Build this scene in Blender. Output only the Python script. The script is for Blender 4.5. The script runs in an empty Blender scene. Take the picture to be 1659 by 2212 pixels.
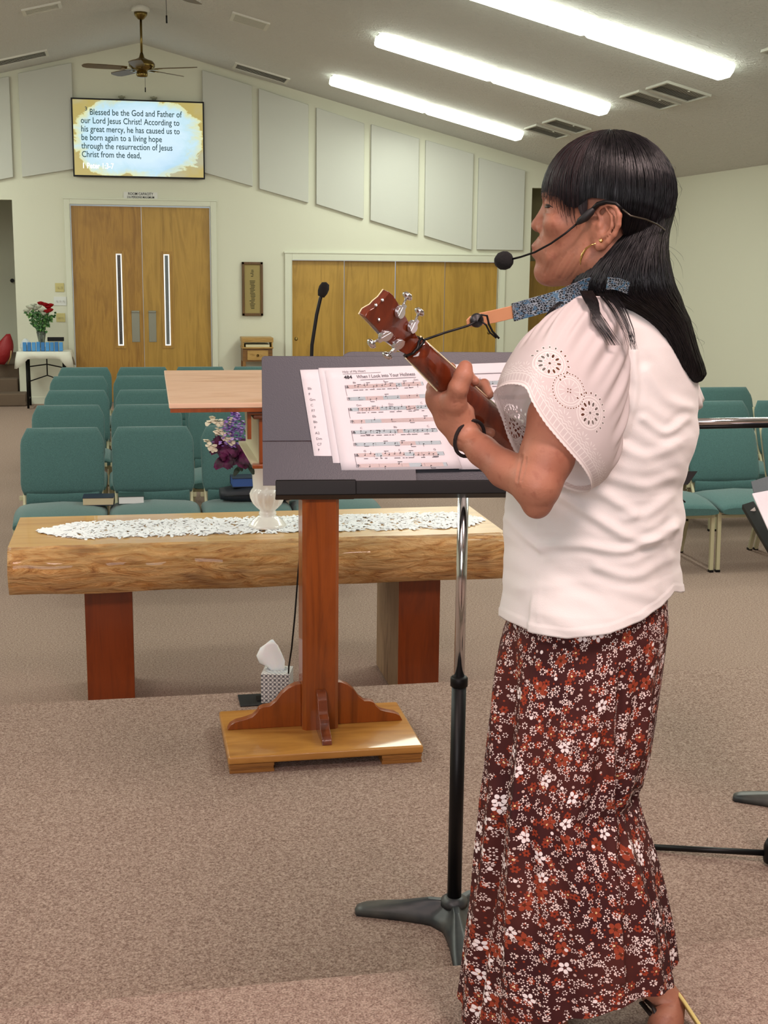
import bpy, bmesh, math, random
import numpy as np
from mathutils import Vector, Matrix
PI=math.pi
rnd=random.Random(7)
C=bpy.context.scene.collection
S=bpy.context.scene
# ------------------------------------------------------------------ camera
CH=1.95
F_,TH,YAW,ROLL=2815.7,0.19134,0.19211,0.010922
def cam_axes():
    F=Vector((math.sin(YAW)*math.cos(TH),math.cos(YAW)*math.cos(TH),-math.sin(TH)))
    r=Vector((math.cos(YAW),-math.sin(YAW),0)); u=r.cross(F)
    return r*math.cos(ROLL)+u*math.sin(ROLL), u*math.cos(ROLL)-r*math.sin(ROLL), F
AR,AU,AF=cam_axes()
cd=bpy.data.cameras.new('camera'); cam=bpy.data.objects.new('camera',cd); C.objects.link(cam)
cd.sensor_fit='HORIZONTAL'; cd.sensor_width=36; cd.lens=F_/1659*36; cd.clip_start=.05; cd.clip_end=100
m3=Matrix((AR,AU,-AF)).transposed()
cam.matrix_world=Matrix.Translation((0,0,CH))@m3.to_4x4()
S.camera=cam
def ray(px,py): return AR*((px-829.5)/F_)-AU*((py-1106)/F_)+AF
O_=Vector((0,0,CH))
def aY(px,py,Y):
    v=ray(px,py); return v*(Y/v.y)+O_
def aZ(px,py,z):
    v=ray(px,py); return v*((z-CH)/v.z)+O_
# ------------------------------------------------------------------ render look, world, lights
S.view_settings.view_transform='Standard'; S.view_settings.look='None'; S.view_settings.gamma=1; S.view_settings.use_curve_mapping=False
S.view_settings.exposure=0.28
S.cycles.use_denoising=True
S.cycles.max_bounces=5; S.cycles.diffuse_bounces=3; S.cycles.glossy_bounces=3; S.cycles.transmission_bounces=4; S.cycles.transparent_max_bounces=10
S.cycles.caustics_reflective=False; S.cycles.caustics_refractive=False; S.cycles.sample_clamp_indirect=4
W=bpy.data.worlds.new('world'); S.world=W; W.use_nodes=True
W.node_tree.nodes['Background'].inputs[0].default_value=(.86,.93,1,1); W.node_tree.nodes['Background'].inputs[1].default_value=.45
def area(name,loc,target,sx,sy,power,col,spread=None):
    l=bpy.data.lights.new(name,'AREA'); l.shape='RECTANGLE'; l.size=sx; l.size_y=sy; l.energy=power; l.color=col
    if spread: l.spread=spread
    o=bpy.data.objects.new(name,l); C.objects.link(o); o.location=loc
    d=Vector(target)-Vector(loc); o.rotation_euler=d.to_track_quat('-Z','Y').to_euler(); return o
SL=.25; RX=.2; RZ=4.666      # roof slope, ridge x and height
def cz(x): return RZ-SL*abs(x-RX)
FL=(.94,1.0,.90)
LIGHT_Y=(16.15,13.15,10.35,7.4,4.4)
for yy in LIGHT_Y:
    for s in (1,-1):
        x=RX+s*3.42; p=18 if yy>9 else 20
        area('fixture_glow',(x,yy,cz(x)-.13),(x-s*SL,yy,0.0),2.4,.22,p*1.6,FL)
# warm stage lamps above and behind the photographer
area('stage_lamp_glow',(1.3,.4,4.15),(.7,3.2,.4),.9,.9,86,(1,.75,.70))
area('stage_lamp_glow',(-1.6,.2,4.1),(.6,3.4,.4),.9,.9,56,(1,.76,.71))
area('rear_ambient_light',(-1.2,-2.6,2.6),(.9,2.5,1.2),2.6,1.8,90,(1,.95,.97))  # ambient light added behind the camera, standing for supposed windows
# ------------------------------------------------------------------ materials
def lin(h):
    if isinstance(h,str):
        h=h.lstrip('#'); c=[int(h[i:i+2],16)/255 for i in (0,2,4)]
        return tuple((v/12.92 if v<=.04045 else ((v+.055)/1.055)**2.4) for v in c)+(1,)
    return tuple(h)+(1,) if len(h)==3 else tuple(h)
class N:
    def __init__(s,name,color='#888888',rough=.6,metal=0,spec=.5,**k):
        s.m=bpy.data.materials.new(name); s.m.use_nodes=True; s.t=s.m.node_tree; s.b=s.t.nodes['Principled BSDF']
        s.b.inputs['Base Color'].default_value=lin(color); s.b.inputs['Roughness'].default_value=rough; s.b.inputs['Metallic'].default_value=metal
        s.b.inputs['Specular IOR Level'].default_value=spec
        for a,v in k.items(): s.b.inputs[a.replace('_',' ')].default_value=v
    def n(s,typ,**k):
        x=s.t.nodes.new(typ)
        for a,v in k.items(): setattr(x,a,v)
        return x
    def l(s,a,b): s.t.links.new(a,b)
    def coord(s,kind='Object',scale=(1,1,1),rot=(0,0,0)):
        tc=s.n('ShaderNodeTexCoord'); mp=s.n('ShaderNodeMapping'); mp.inputs['Scale'].default_value=scale; mp.inputs['Rotation'].default_value=rot
        s.l(tc.outputs[kind],mp.inputs[0]); return mp.outputs[0]
    def noise(s,co,scale=5,detail=3,dist=0,rough=.5):
        x=s.n('ShaderNodeTexNoise'); x.inputs['Scale'].default_value=scale; x.inputs['Detail'].default_value=detail; x.inputs['Distortion'].default_value=dist; x.inputs['Roughness'].default_value=rough
        s.l(co,x.inputs['Vector']); return x.outputs['Fac']
    def ramp(s,fac,stops):
        x=s.n('ShaderNodeValToRGB'); e=x.color_ramp.elements
        while len(e)<len(stops): e.new(.5)
        for i,(p,c) in enumerate(stops): e[i].position=p; e[i].color=lin(c)
        s.l(fac,x.inputs[0]); return x.outputs[0]
    def mix(s,f,a,b,mode='MIX'):
        x=s.n('ShaderNodeMixRGB',blend_type=mode)
        for i,v in zip((0,1,2),(f,a,b)):
            if isinstance(v,(int,float)): x.inputs[i].default_value=v
            elif isinstance(v,(str,tuple)): x.inputs[i].default_value=lin(v)
            else: s.l(v,x.inputs[i])
        return x.outputs[0]
    def math(s,op,a,b=None,c=None):
        x=s.n('ShaderNodeMath',operation=op)
        for i,v in enumerate((a,b,c)):
            if v is None: continue
            if isinstance(v,(int,float)): x.inputs[i].default_value=v
            else: s.l(v,x.inputs[i])
        return x.outputs[0]
    def col(s,o): s.l(o,s.b.inputs['Base Color'])
    def bump(s,h,strength=.3,dist=.01):
        x=s.n('ShaderNodeBump'); x.inputs['Strength'].default_value=strength; x.inputs['Distance'].default_value=dist; s.l(h,x.inputs['Height']); s.l(x.outputs[0],s.b.inputs['Normal'])
def plain(name,c,rough=.6,metal=0,spec=.5,bs=0,bd=.002,sc=200,**k):
    x=N(name,c,rough,metal,spec,**k)
    if bs: x.bump(x.noise(x.coord(),sc,2),bs,bd)
    return x.m
def wood(name,c1,c2,axis=0,scale=1,rough=.4,fine=1.0,knots=None,coat=0):
    x=N(name,c1,rough)
    sc=[9*scale]*3; sc[axis]=.9*scale
    co=x.coord(scale=tuple(sc)); n=x.noise(co,1.6,6,1.2,.6)
    c=x.ramp(n,[(.3,c2),(.5,c1),(.72,c2)])
    sf=[70*scale]*3; sf[axis]=2.5*scale
    nf=x.noise(x.coord(scale=tuple(sf)),1,3)
    c=x.mix(x.math('MULTIPLY',nf,.35*fine),c,c2)
    if knots:
        k=x.noise(x.coord(scale=(1,1,1)),knots,2,.5); c=x.mix(x.ramp(k,[(.5,(0,0,0)),(.75,(.6,.6,.6))]),c,c2)
    x.col(c); x.bump(nf,.08,.002)
    x.b.inputs['Coat Weight'].default_value=coat
    return x.m
def carpet():
    x=N('carpet','#8f8271',.95,spec=.1); co=x.coord()
    a=x.noise(co,230,2); b=x.noise(co,95,3); 
    c=x.ramp(a,[(.36,'#6b5a51'),(.5,'#a18c7e'),(.66,'#cdb9ab')])
    d=x.ramp(b,[(.38,'#84695f'),(.62,'#b59e90')])
    x.col(x.mix(.5,c,d)); x.bump(a,.7,.012); return x.m
def emis(name,c,st):
    x=N(name,c,.5); x.b.inputs['Emission Color'].default_value=lin(c); x.b.inputs['Emission Strength'].default_value=st; return x.m
M={}
x=N('wall_paint','#d8d8c6',.85); x.bump(x.noise(x.coord(),90,2),.12,.004); M['wall']=x.m
x=N('ceiling_texture','#dadad6',.9); co=x.coord(); x.bump(x.noise(co,22,4,1.5),.8,.03); M['ceil']=x.m
M['carpet']=carpet()
M['stair']=plain('stair_carpet','#6b5a4b',.95,bs=.5,bd=.01)
M['trim']=plain('trim_paint','#d6d8c6',.5)
M['white']=plain('white_paint','#dddcd2',.45)
M['panel']=plain('acoustic_fabric','#c9cac2',.95,bs=.4,bd=.003,sc=400)
M['black']=plain('black_metal','#060607',.5,spec=.25)
M['blackp']=plain('black_plastic','#08080a',.42,spec=.3)
M['dark']=plain('slot_shade','#080806',.95,spec=.1)
M['chrome']=plain('chrome','#d8d8da',.12,1)
M['steel']=plain('brushed_steel','#8d9082',.4,1)
M['brass']=plain('antique_brass','#7d6a3d',.28,1)
M['vent']=plain('vent_white','#c9c8bd',.5)
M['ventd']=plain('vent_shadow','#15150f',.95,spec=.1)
# ------------------------------------------------------------------ mesh helpers
class MB:
    def __init__(s): s.v=[];s.f=[];s.sm=[];s.mi=[]; s.uv={}
    def add(s,vs,fs,smooth=False,mi=0):
        k=len(s.v); s.v+= [tuple(a) for a in vs]; s.f+=[tuple(i+k for i in f) for f in fs]; s.sm+=[smooth]*len(fs); s.mi+=[mi]*len(fs); return s
    def box(s,c,d,M4=None,mi=0,taper=None):
        cx,cy,cz_=c; a,b,e=d[0]/2,d[1]/2,d[2]/2
        vs=[Vector((cx+i*a,cy+j*b,cz_+k*e)) for i in(-1,1) for j in(-1,1) for k in(-1,1)]
        if M4 is not None: vs=[M4@v for v in vs]
        return s.add(vs,[(0,1,3,2),(4,6,7,5),(0,4,5,1),(2,3,7,6),(0,2,6,4),(1,5,7,3)],mi=mi)
    def box2(s,p,q,mi=0): return s.box([(a+b)/2 for a,b in zip(p,q)],[abs(a-b) for a,b in zip(p,q)],mi=mi)
    def loft(s,rings,cap=True,close=True,smooth=True,mi=0):
        n=len(rings[0]); vs=[p for r in rings for p in r]; fs=[]
        for i in range(len(rings)-1):
            for j in range(n if close else n-1):
                k=(j+1)%n; fs.append((i*n+j,i*n+k,(i+1)*n+k,(i+1)*n+j))
        s.add(vs,fs,smooth,mi)
        if cap and close:
            k=len(s.v)-len(vs)
            s.f.append(tuple(k+j for j in reversed(range(n)))); s.sm.append(False); s.mi.append(mi)
            s.f.append(tuple(k+(len(rings)-1)*n+j for j in range(n))); s.sm.append(False); s.mi.append(mi)
        return s
    def tube(s,pts,r,n=10,cap=True,smooth=True,mi=0,flat=1.0,up=None):
        pts=[Vector(p) for p in pts]; rings=[]; m=len(pts)
        rs=r if isinstance(r,(list,tuple)) else [r]*m
        t=(pts[1]-pts[0]).normalized(); a=up or (Vector((0,0,1)) if abs(t.z)<.9 else Vector((1,0,0)))
        a=Vector(a); nrm=(a-t*a.dot(t)).normalized()
        for i,p in enumerate(pts):
            t=(pts[min(i+1,m-1)]-pts[max(i-1,0)]).normalized()
            nrm=(nrm-t*nrm.dot(t)); nrm=nrm.normalized() if nrm.length>1e-6 else t.orthogonal().normalized()
            b=t.cross(nrm)
            rings.append([p+(nrm*math.cos(2*PI*j/n)*flat+b*math.sin(2*PI*j/n))*rs[i] for j in range(n)])
        return s.loft(rings,cap,True,smooth,mi)
    def lathe(s,prof,c=(0,0,0),n=24,M4=None,smooth=True,rib=None,mi=0,cap=True):
        rings=[]
        for r,z in prof:
            ring=[]
            for j in range(n):
                a=2*PI*j/n; rr=r*(1+(rib(a,z) if rib else 0)); p=Vector((rr*math.cos(a),rr*math.sin(a),z))
                p=(M4@p if M4 is not None else p)+Vector(c); ring.append(p)
            rings.append(ring)
        return s.loft(rings,cap,True,smooth,mi)
    def prism(s,poly,f0,f1,smooth=False,mi=0):
        n=len(poly); a=[Vector(f0(p)) for p in poly]; b=[Vector(f1(p)) for p in poly]
        s.add(a+b,[tuple(reversed(range(n))),tuple(range(n,2*n))]+[(i,(i+1)%n,n+(i+1)%n,n+i) for i in range(n)],smooth,mi); return s
    def build(s,name,mat,parent=None,loc=None,bevel=0,seg=2,sub=0,kind=None,recalc=True,auto=None):
        me=bpy.data.meshes.new(name); me.from_pydata(s.v,[],s.f)
        me.polygons.foreach_set('use_smooth',s.sm); me.polygons.foreach_set('material_index',s.mi)
        for mm in (mat if isinstance(mat,(list,tuple)) else [mat]): me.materials.append(mm)
        if recalc:
            bm=bmesh.new(); bm.from_mesh(me); bmesh.ops.recalc_face_normals(bm,faces=bm.faces); bm.to_mesh(me); bm.free()
        me.update()
        o=bpy.data.objects.new(name,me); C.objects.link(o)
        if parent is not None: o.parent=parent
        if loc is not None: o.location=loc
        if bevel:
            b=o.modifiers.new('b','BEVEL'); b.width=bevel; b.segments=seg; b.limit_method='ANGLE'; b.angle_limit=.6
            b.harden_normals=False
            for p in me.polygons: p.use_smooth=True
            w=o.modifiers.new('w','WEIGHTED_NORMAL'); w.keep_sharp=False
        if sub:
            b=o.modifiers.new('s','SUBSURF'); b.levels=sub; b.render_levels=sub
        if kind: o['kind']=kind
        return o
def empty(name,loc=(0,0,0),rz=0):
    o=bpy.data.objects.new(name,None); C.objects.link(o); o.location=loc; o.rotation_euler=(0,0,rz); o.empty_display_size=.1; return o
def tag(o,label,cat,group=None):
    o['label']=label; o['category']=cat
    if group: o['group']=group
    return o
def thing(name,label,cat,loc=(0,0,0),rz=0,group=None): return tag(empty(name,loc,rz),label,cat,group)
def copy_tree(o,parent=None):
    c=o.copy(); C.objects.link(c); c.parent=parent
    for ch in list(o.children): copy_tree(ch,c)
    return c
def struct(name,mb,mat,**k): return mb.build(name,mat,kind='structure',**k)
def text(name,txt,size,mat,parent,loc,rot,align='LEFT',ext=0.0005,bold=0,space=1,sx=1):
    c=bpy.data.curves.new(name,'FONT'); c.body=txt; c.size=size; c.align_x=align; c.extrude=ext; c.offset=bold; c.space_line=space; c.resolution_u=3
    t=bpy.data.objects.new(name,c); C.objects.link(t)
    dg=bpy.context.evaluated_depsgraph_get(); dg.update(); me=bpy.data.meshes.new_from_object(t.evaluated_get(dg)); bpy.data.objects.remove(t)
    o=bpy.data.objects.new(name,me); me.materials.clear(); me.materials.append(mat); C.objects.link(o); o.parent=parent; o.location=loc; o.rotation_euler=rot; o.scale=(sx,1,1); return o
# ================================================================== room shell
XR=6.84; XL=-6.44; YB=18.0; YF=-6.0
EM=4.99; EU=2.432            # edges of the middle and upper platform
ZM=.25; ZU=.5
struct('floor',MB().box2((XL-.2,YF,-.1),(XR+.2,YB+3.2,0)),M['carpet'])
struct('floor_middle_platform',MB().box2((XL+.4,YF,.001),(XR-.4,EM,ZM)),M['carpet'],bevel=.012)
struct('floor_upper_platform',MB().box2((XL+.4,YF,ZM),(XR-.4,EU,ZU)),M['carpet'],bevel=.012)
def slab(x0,x1,th=.15):
    mb=MB(); z0,z1=cz(x0),cz(x1)
    mb.add([(x0,YF,z0),(x1,YF,z1),(x1,YB+.3,z1),(x0,YB+.3,z0),(x0,YF,z0+th),(x1,YF,z1+th),(x1,YB+.3,z1+th),(x0,YB+.3,z0+th)],[(0,1,2,3),(4,7,6,5),(0,4,5,1),(3,2,6,7),(0,3,7,4),(1,5,6,2)]); return mb
struct('ceiling_right',slab(RX,XR+.2),M['ceil']); struct('ceiling_left',slab(XL-.2,RX),M['ceil'])
struct('wall_right',MB().box2((XR,YF,0),(XR+.15,YB+1.4,cz(XR)+.1)),M['wall'])
struct('wall_left',MB().box2((XL-.15,YF,0),(XL,YB+.3,cz(XL)+.1)),M['wall'])
# wall behind the photographer, closed, without any opening
mb=MB(); mb.prism([(XL,0),(XR,0),(XR,cz(XR)),(RX,RZ),(XL,cz(XL))],lambda p:(p[0],YF-.15,p[1]),lambda p:(p[0],YF,p[1])); struct('wall_front',mb,M['wall'])
# back wall in pieces round its openings
DX0,DX1,DZ=-.74,1.09,2.62      # double door
KX0,KX1,KZ=2.185,5.10,1.93     # closet
OL=-1.47; OLZ=2.66             # stair opening edge and head
OR=5.56; ORZ=2.955             # hall opening
def wallpoly(poly,name):
    mb=MB(); mb.prism(poly,lambda p:(p[0],YB,p[1]),lambda p:(p[0],YB+.16,p[1])); return struct(name,mb,M['wall'])
mb=MB()
def wp(poly): mb.prism(poly,lambda p:(p[0],YB,p[1]),lambda p:(p[0],YB+.16,p[1]))
wp([(OL,0),(DX0,0),(DX0,DZ),(OL,DZ)])
wp([(DX1,0),(KX0,0),(KX0,DZ),(DX1,DZ)])
wp([(KX0,KZ),(KX1,KZ),(KX1,DZ),(KX0,DZ)])
wp([(KX1,0),(OR,0),(OR,DZ),(KX1,DZ)])
wp([(XL,OLZ),(OL,OLZ),(OL,cz(OL)),(XL,cz(XL))])
wp([(XL,0),(-4.2,0),(-4.2,OLZ),(XL,OLZ)])
wp([(OL,DZ),(OR,DZ),(OR,cz(OR)),(RX,RZ),(OL,cz(OL))])
wp([(OR,ORZ),(XR,ORZ),(XR,cz(XR)),(OR,cz(OR))])
struct('wall_back',mb,M['wall'])
# alcove with the stairs (far left) and the hall (far right)
struct('wall_stair_alcove',MB().box2((-4.3,YB+2.6,0),(OL+.1,YB+2.7,3.2)).box2((OL,YB+.16,0),(OL+.1,YB+2.6,3.2)).box2((-4.3,YB+.16,0),(-4.2,YB+2.7,3.2)).box2((-4.3,YB+.16,3.2),(OL+.1,YB+2.7,3.3)),M['wall'])
st=MB()
yy=YB-.30
for i in range(3): st.box2((-4.2,yy+.27*i,.0),(OL+.10 if i==0 else OL-.02,(yy+.27*(i+1)+.03) if i<2 else YB+2.6,.17*(i+1)))
struct('trim_stairs',st,M['stair'],bevel=.02)
struct('wall_hall',MB().box2((OR-.1,YB+1.2,0),(XR,YB+1.3,3.3)).box2((OR-.1,YB+.16,0),(OR,YB+1.2,3.3)).box2((OR-.1,YB+.16,3.2),(XR,YB+1.3,3.3)),plain('hall_shade_paint','#8b8563',.9))  # wall colour darkened to carry the shade inside the hall
M['birch']=wood('birch_veneer','#b9913f','#98742c',axis=2,scale=.55,rough=.38,fine=.6,knots=1.3)
M['birch2']=wood('birch_veneer_flamed','#b08434','#8a611f',axis=2,scale=.8,rough=.38,fine=.8,knots=2.2)
hd=MB().box2((OR+.02,YB+1.14,0),(OR+1.1,YB+1.19,1.95)); o=struct('door_3',hd,M['birch']); 
# trims
def frame(name,x0,x1,z,w,th=.03):
    mb=MB().box2((x0-w,YB-th,0),(x0,YB+.02,z+w)).box2((x1,YB-th,0),(x1+w,YB+.02,z+w)).box2((x0,YB-th,z),(x1,YB+.02,z+w))
    mb.box2((x0-w-.012,YB-th-.008,z+w-.012),(x1+w+.012,YB+.02,z+w+.012))
    mb.box2((x0-.012,YB-th-.006,0),(x0-.002,YB+.14,z)); mb.box2((x1+.002,YB-th-.006,0),(x1+.012,YB+.14,z))
    return struct(name,mb,M['trim'],bevel=.004)
frame('trim_1',DX0,DX1,DZ,.075); frame('trim_2',KX0,KX1,KZ,.10)
struct('baseboard_back',MB().box2((OL,YB-.015,0),(DX0-.08,YB,.09)).box2((DX1+.08,YB-.015,0),(KX0-.11,YB,.09)).box2((KX1+.11,YB-.015,0),(OR,YB,.09)),M['trim'])
struct('baseboard_right',MB().box2((XR-.015,EM,0),(XR,YB,.09)),M['trim'])
# double door: two leaves with narrow lites, push plates
x=N('lite_glass','#dfe6ea',.1); x.b.inputs['Alpha'].default_value=.05; M['glass']=x.m
M['litetrim']=plain('lite_trim','#d9dde0',.3)
def leaf(n,x0,x1,lx0,lx1,px0,px1,mat,hinge):
    z0,z1=.76,2.0
    mb=MB(); y0,y1=YB+.03,YB+.075
    for a,b,c,d in ((x0,lx0,0.01,DZ-.02),(lx1,x1,0.01,DZ-.02),(lx0,lx1,0.01,z0),(lx0,lx1,z1,DZ-.02)): mb.box2((a,y0,c),(b,y1,d))
    o=struct('door_%d'%n,mb,mat)
    w=.025
    f=MB()
    for a,b,c,d in ((lx0-w,lx0+.012,z0-w,z1+w),(lx1-.012,lx1+w,z0-w,z1+w),(lx0+.012,lx1-.012,z1-.012,z1+w),(lx0+.012,lx1-.012,z0-w,z0+.012)): f.box2((a,y0-.008,c),(b,y0+.001,d))
    f.build('lite_frame',wood('lite_bead','#b48a3c','#8c6421',2),o)
    f=MB()
    for a,b,c,d in ((lx0,lx0+.028,z0,z1),(lx1-.028,lx1,z0,z1),(lx0+.028,lx1-.028,z1-.028,z1),(lx0+.028,lx1-.028,z0,z0+.028)): f.box2((a,y0+.004,c),(b,y0+.012,d))
    f.build('lite_bead',emis('bead_daylight_glow','#eef2f4',.55),o)  # bead emits by itself in place of daylight falling on it
    MB().box2((lx0+.02,y0+.014,z0+.02),(lx1-.02,y0+.02,z1-.02)).build('glass_pane',M['glass'],o)
    MB().box2((px0,y0-.004,.82),(px1,y0,1.24)).build('push_plate',M['steel'],o,bevel=.002)
    MB().box2((px0,y0-.03,1.215),(px1,y0-.002,1.235)).build('plate_lip',M['steel'],o,bevel=.002)
    return o
leaf(1,DX0+.012,.176,-.178,-.078,.02,.125,M['birch2'],0)
leaf(2,.182,DX1-.012,.447,.548,.245,.345,M['birch'],1)
# bright lobby beyond the doors, seen through the lites and the gaps
lob=MB().box2((-1.3,YB+2.8,0),(1.7,YB+2.9,3.0)).box2((OL+.1,YB+.16,0),(OL+.13,YB+2.8,3.0)).box2((1.7,YB+.16,0),(1.75,YB+2.9,3.0)).box2((-1.3,YB+.16,2.95),(1.7,YB+2.9,3.0))
struct('wall_lobby',lob,plain('lobby_paint','#d8dcdd',.8))
area('lobby_daylight',(.3,YB+2.6,1.7),(.3,YB,1.4),2.4,2.2,60,(.88,.95,1))
o=MB().box2((-.35,YB+1.5,0),(.02,YB+1.62,2.3)).build('lobby_pillar',wood('dark_post','#4a2f25','#2d1a14',2)); tag(o,'dark brown post standing in the lobby behind the door window','post')
o=MB().box2((.42,YB+1.5,0),(.75,YB+1.62,2.3)).build('lobby_panel',plain('grey_panel','#7e8386',.7)); tag(o,'grey panel standing in the lobby behind the door window','panel')
# closet doors (four flat panels)
for i,(a,b) in enumerate(((KX0,2.912),(2.918,3.632),(3.638,4.338),(4.344,KX1))):
    o=struct('door_%d'%(4+i),MB().box2((a+.003,YB+(.035 if i in(0,2) else .05),.01),(b-.003,YB+(.07 if i in(0,2) else .085),KZ-.005)),M['birch'],bevel=.002)
    if i==0: MB().lathe([(0,0),(.022,0),(.024,.004),(.018,.008),(0,.008)],(a+.06,YB+.035,.86),12,Matrix.Rotation(PI/2,4,'X')).build('finger_pull',M['brass'],o)
    if i==3: MB().lathe([(0,0),(.026,0),(.028,.004),(.02,.008),(0,.008)],(b-.1,YB+.05,.95),12,Matrix.Rotation(PI/2,4,'X')).build('finger_pull',M['brass'],o)
# ================================================================== television and sign on the back wall
tv=thing('television','large wall mounted television showing a bible verse above the double doors','television',(.172,YB-.06,3.46))
MB().box((0,0,0),(1.70,.05,.985)).build('television_casing',M['blackp'],tv,bevel=.006)
x=N('verse_screen','#000000',.25); co=x.coord('Generated')
sp=x.n('ShaderNodeSeparateXYZ'); x.l(co,sp.inputs[0])
ex=x.math('ABSOLUTE',x.math('SUBTRACT',sp.outputs[0],.5)); ez=x.math('ABSOLUTE',x.math('SUBTRACT',sp.outputs[2],.5))
n1=x.noise(co,4,6,.6,.65)
d=x.math('ADD',x.math('POWER',x.math('MULTIPLY',ex,2.0),2.4),x.math('POWER',x.math('MULTIPLY',ez,1.85),2.6))
d=x.math('ADD',d,x.math('MULTIPLY',x.math('SUBTRACT',n1,.5),1.5))
c=x.ramp(d,[(.35,'#cfeaf8'),(.66,'#bfe2ee'),(.95,'#d9dda6'),(1.0,'#b3a25a')])
n2=x.noise(co,2.2,5); c=x.mix(x.ramp(n2,[(.5,(0,0,0)),(.8,(.5,.5,.5))]),c,'#8fc3e6')
x.b.inputs['Base Color'].default_value=(0.01,.01,.01,1); x.l(c,x.b.inputs['Emission Color']); x.b.inputs['Emission Strength'].default_value=.85
MB().box((0,-.027,0),(1.66,.004,.945)).build('screen',x.m,tv)
tm=emis('verse_letters','#1d4248',.4); tm2=emis('verse_letters_pale','#eefaff',1.0)
L=["Blessed be the God and Father of","our Lord Jesus Christ! According to","his great mercy, he has caused us to","be born again to a living hope","through the resurrection of Jesus","Christ from the dead,"]
for i,t in enumerate(L):
    text('verse_line',t,.108,tm,tv,((-.62 if i==0 else -.735),-.031,.285-.106*i),(PI/2,0,0),bold=.0011,sx=.80)
text('verse_number','3',.07,tm,tv,(-.68,-.031,.335),(PI/2,0,0),bold=.001)
text('verse_reference','1 Peter 1:3-7',.098,tm2,tv,(-.735,-.031,-.385),(PI/2,0,0),bold=.0014,sx=.78)
MB().box2((-.3,.02,-.2),(.3,.058,.2)).build('mount',M['black'],tv)
sg=thing('capacity_sign','small white room capacity sign between the television and the double doors','sign',(.178,YB-.004,2.744))
MB().box((0,0,0),(.44,.006,.09)).build('sign_plate',plain('sign_white','#dcdcd8',.5),sg)
gm=plain('sign_letters','#33332f',.7)
text('sign_line','ROOM CAPACITY',.048,gm,sg,(0,-.0045,.006),(PI/2,0,0),'CENTER',bold=.0006,sx=.85)
text('sign_line','216 PERSONS MAXIMUM',.040,gm,sg,(0,-.0045,-.034),(PI/2,0,0),'CENTER',bold=.0004,sx=.82)
for k,(xx,zz,s) in enumerate(((-.034,3.974,'over the left part of'),(.376,3.976,'over the right part of'))):
    o=MB().lathe([(0,0),(.012,0),(.012,.02),(.03,.024),(.03,.03),(0,.03)],(0,0,0),12,Matrix.Rotation(PI/2,4,'X')).box((0,-.045,.01),(.09,.03,.02)).build('wall_bracket',plain('bracket_beige','#8f8f78',.6),loc=(xx,YB,zz)); tag(o,'small beige bracket on the gable wall, %s the television'%s,'bracket')
# acoustic panels
PN=[(-2.10,-1.437,4.06,4.189,2.80,2.944,'partly cut off panel at the outer end'),(-1.325,-.655,4.23,4.385,2.945,3.066,'panel just beside the television, door side'),
(1.008,1.655,4.357,4.182,3.057,2.891,'panel touching the television on its far side'),(1.745,2.407,4.15,3.965,2.862,2.690,'second panel on from the television towards the hall'),
(2.514,3.165,3.932,3.745,2.677,2.49,'third panel on from the television towards the hall'),(3.26,3.925,3.739,3.57,2.474,2.29,'fourth panel on from the television towards the hall'),
(4.018,4.693,3.554,3.387,2.28,2.093,'fifth panel on from the television, slanted at its foot'),(4.772,5.437,3.34,3.18,2.10,2.096,'last panel before the hall opening, straight at its foot')]
for a,b,zl,zr,bl,br,s in PN:
    o=MB().prism([(a,bl),(b,br),(b,zr),(a,zl)],lambda p:(p[0],YB-.05,p[1]),lambda p:(p[0],YB-.001,p[1])).build('acoustic_panel',M['panel'],bevel=.006)
    tag(o,'grey white fabric acoustic panel, '+s,'wall panel','acoustic panels on the gable wall')
# framed scroll
fr=thing('framed_scroll','narrow brown framed scroll with lettering hanging between door and closet','picture',(1.643,YB-.02,1.538))
mb=MB()
for a,b in (((-.142,-.36),(-.108,.36)),((.108,-.36),(.142,.36)),((-.142,.326),(.142,.36)),((-.142,-.36),(.142,-.326))): mb.box2((a[0],-.018,a[1]),(b[0],.018,b[1]))
mb.build('picture_frame',wood('frame_brown','#6b4a22','#46300f',2),fr,bevel=.004)
MB().box((0,.004,0),(.22,.012,.66)).build('scroll_sheet',plain('scroll_paper','#9c8a55',.7),fr)
ink=plain('scroll_ink','#3d3a22',.8)
mb=MB(); r2=random.Random(3)
for i in range(26):
    z=.25-.0205*i
    if i in (5,6): continue
    w=r2.uniform(.03,.075); mb.box((r2.uniform(-.008,.008),-.0035,z),(w*(.7 if i<5 else 1),.002,.009))
mb.build('scroll_lettering',ink,fr)
# switch plates
for z,m,w,n,s in ((1.54,'#c3b77a',.115,2,'beige switch plate, topmost of the three beside the double door'),(1.362,'#d9dbd8',.165,3,'white triple switch plate between the two beige ones by the door'),(1.146,'#c3b77a',.115,2,'beige switch plate lowest of the three, behind the red roses')):
    t=thing('switch_plate',s,'light switch',(-.905-(.165-w)*(-.0),YB-.004,z))
    MB().box((0,0,0),(w,.008,.115)).build('plate',plain('plate_paint',m,.5),t,bevel=.003)
    for k in range(n): MB().box(((k-(n-1)/2)*.045,-.009,.0),(.012,.014,.024)).build('toggle',plain('toggle_paint','#b7ad7c' if m!='#d9dbd8' else '#c4c5c1',.5),t)
# ceiling slope placement helper: local frame on the slope (X down the slope away from ridge, Y depth, Z into the room)
def slope_matrix(x,y,side=1):
    a=math.atan(SL); return Matrix.Translation((x,y,cz(x)))@Matrix.Rotation(a*side,4,'Y')
def slope_thing(name,label,cat,x,y,side,group=None):
    o=thing(name,label,cat,group=group); o.matrix_world=slope_matrix(x,y,side); return o
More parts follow.
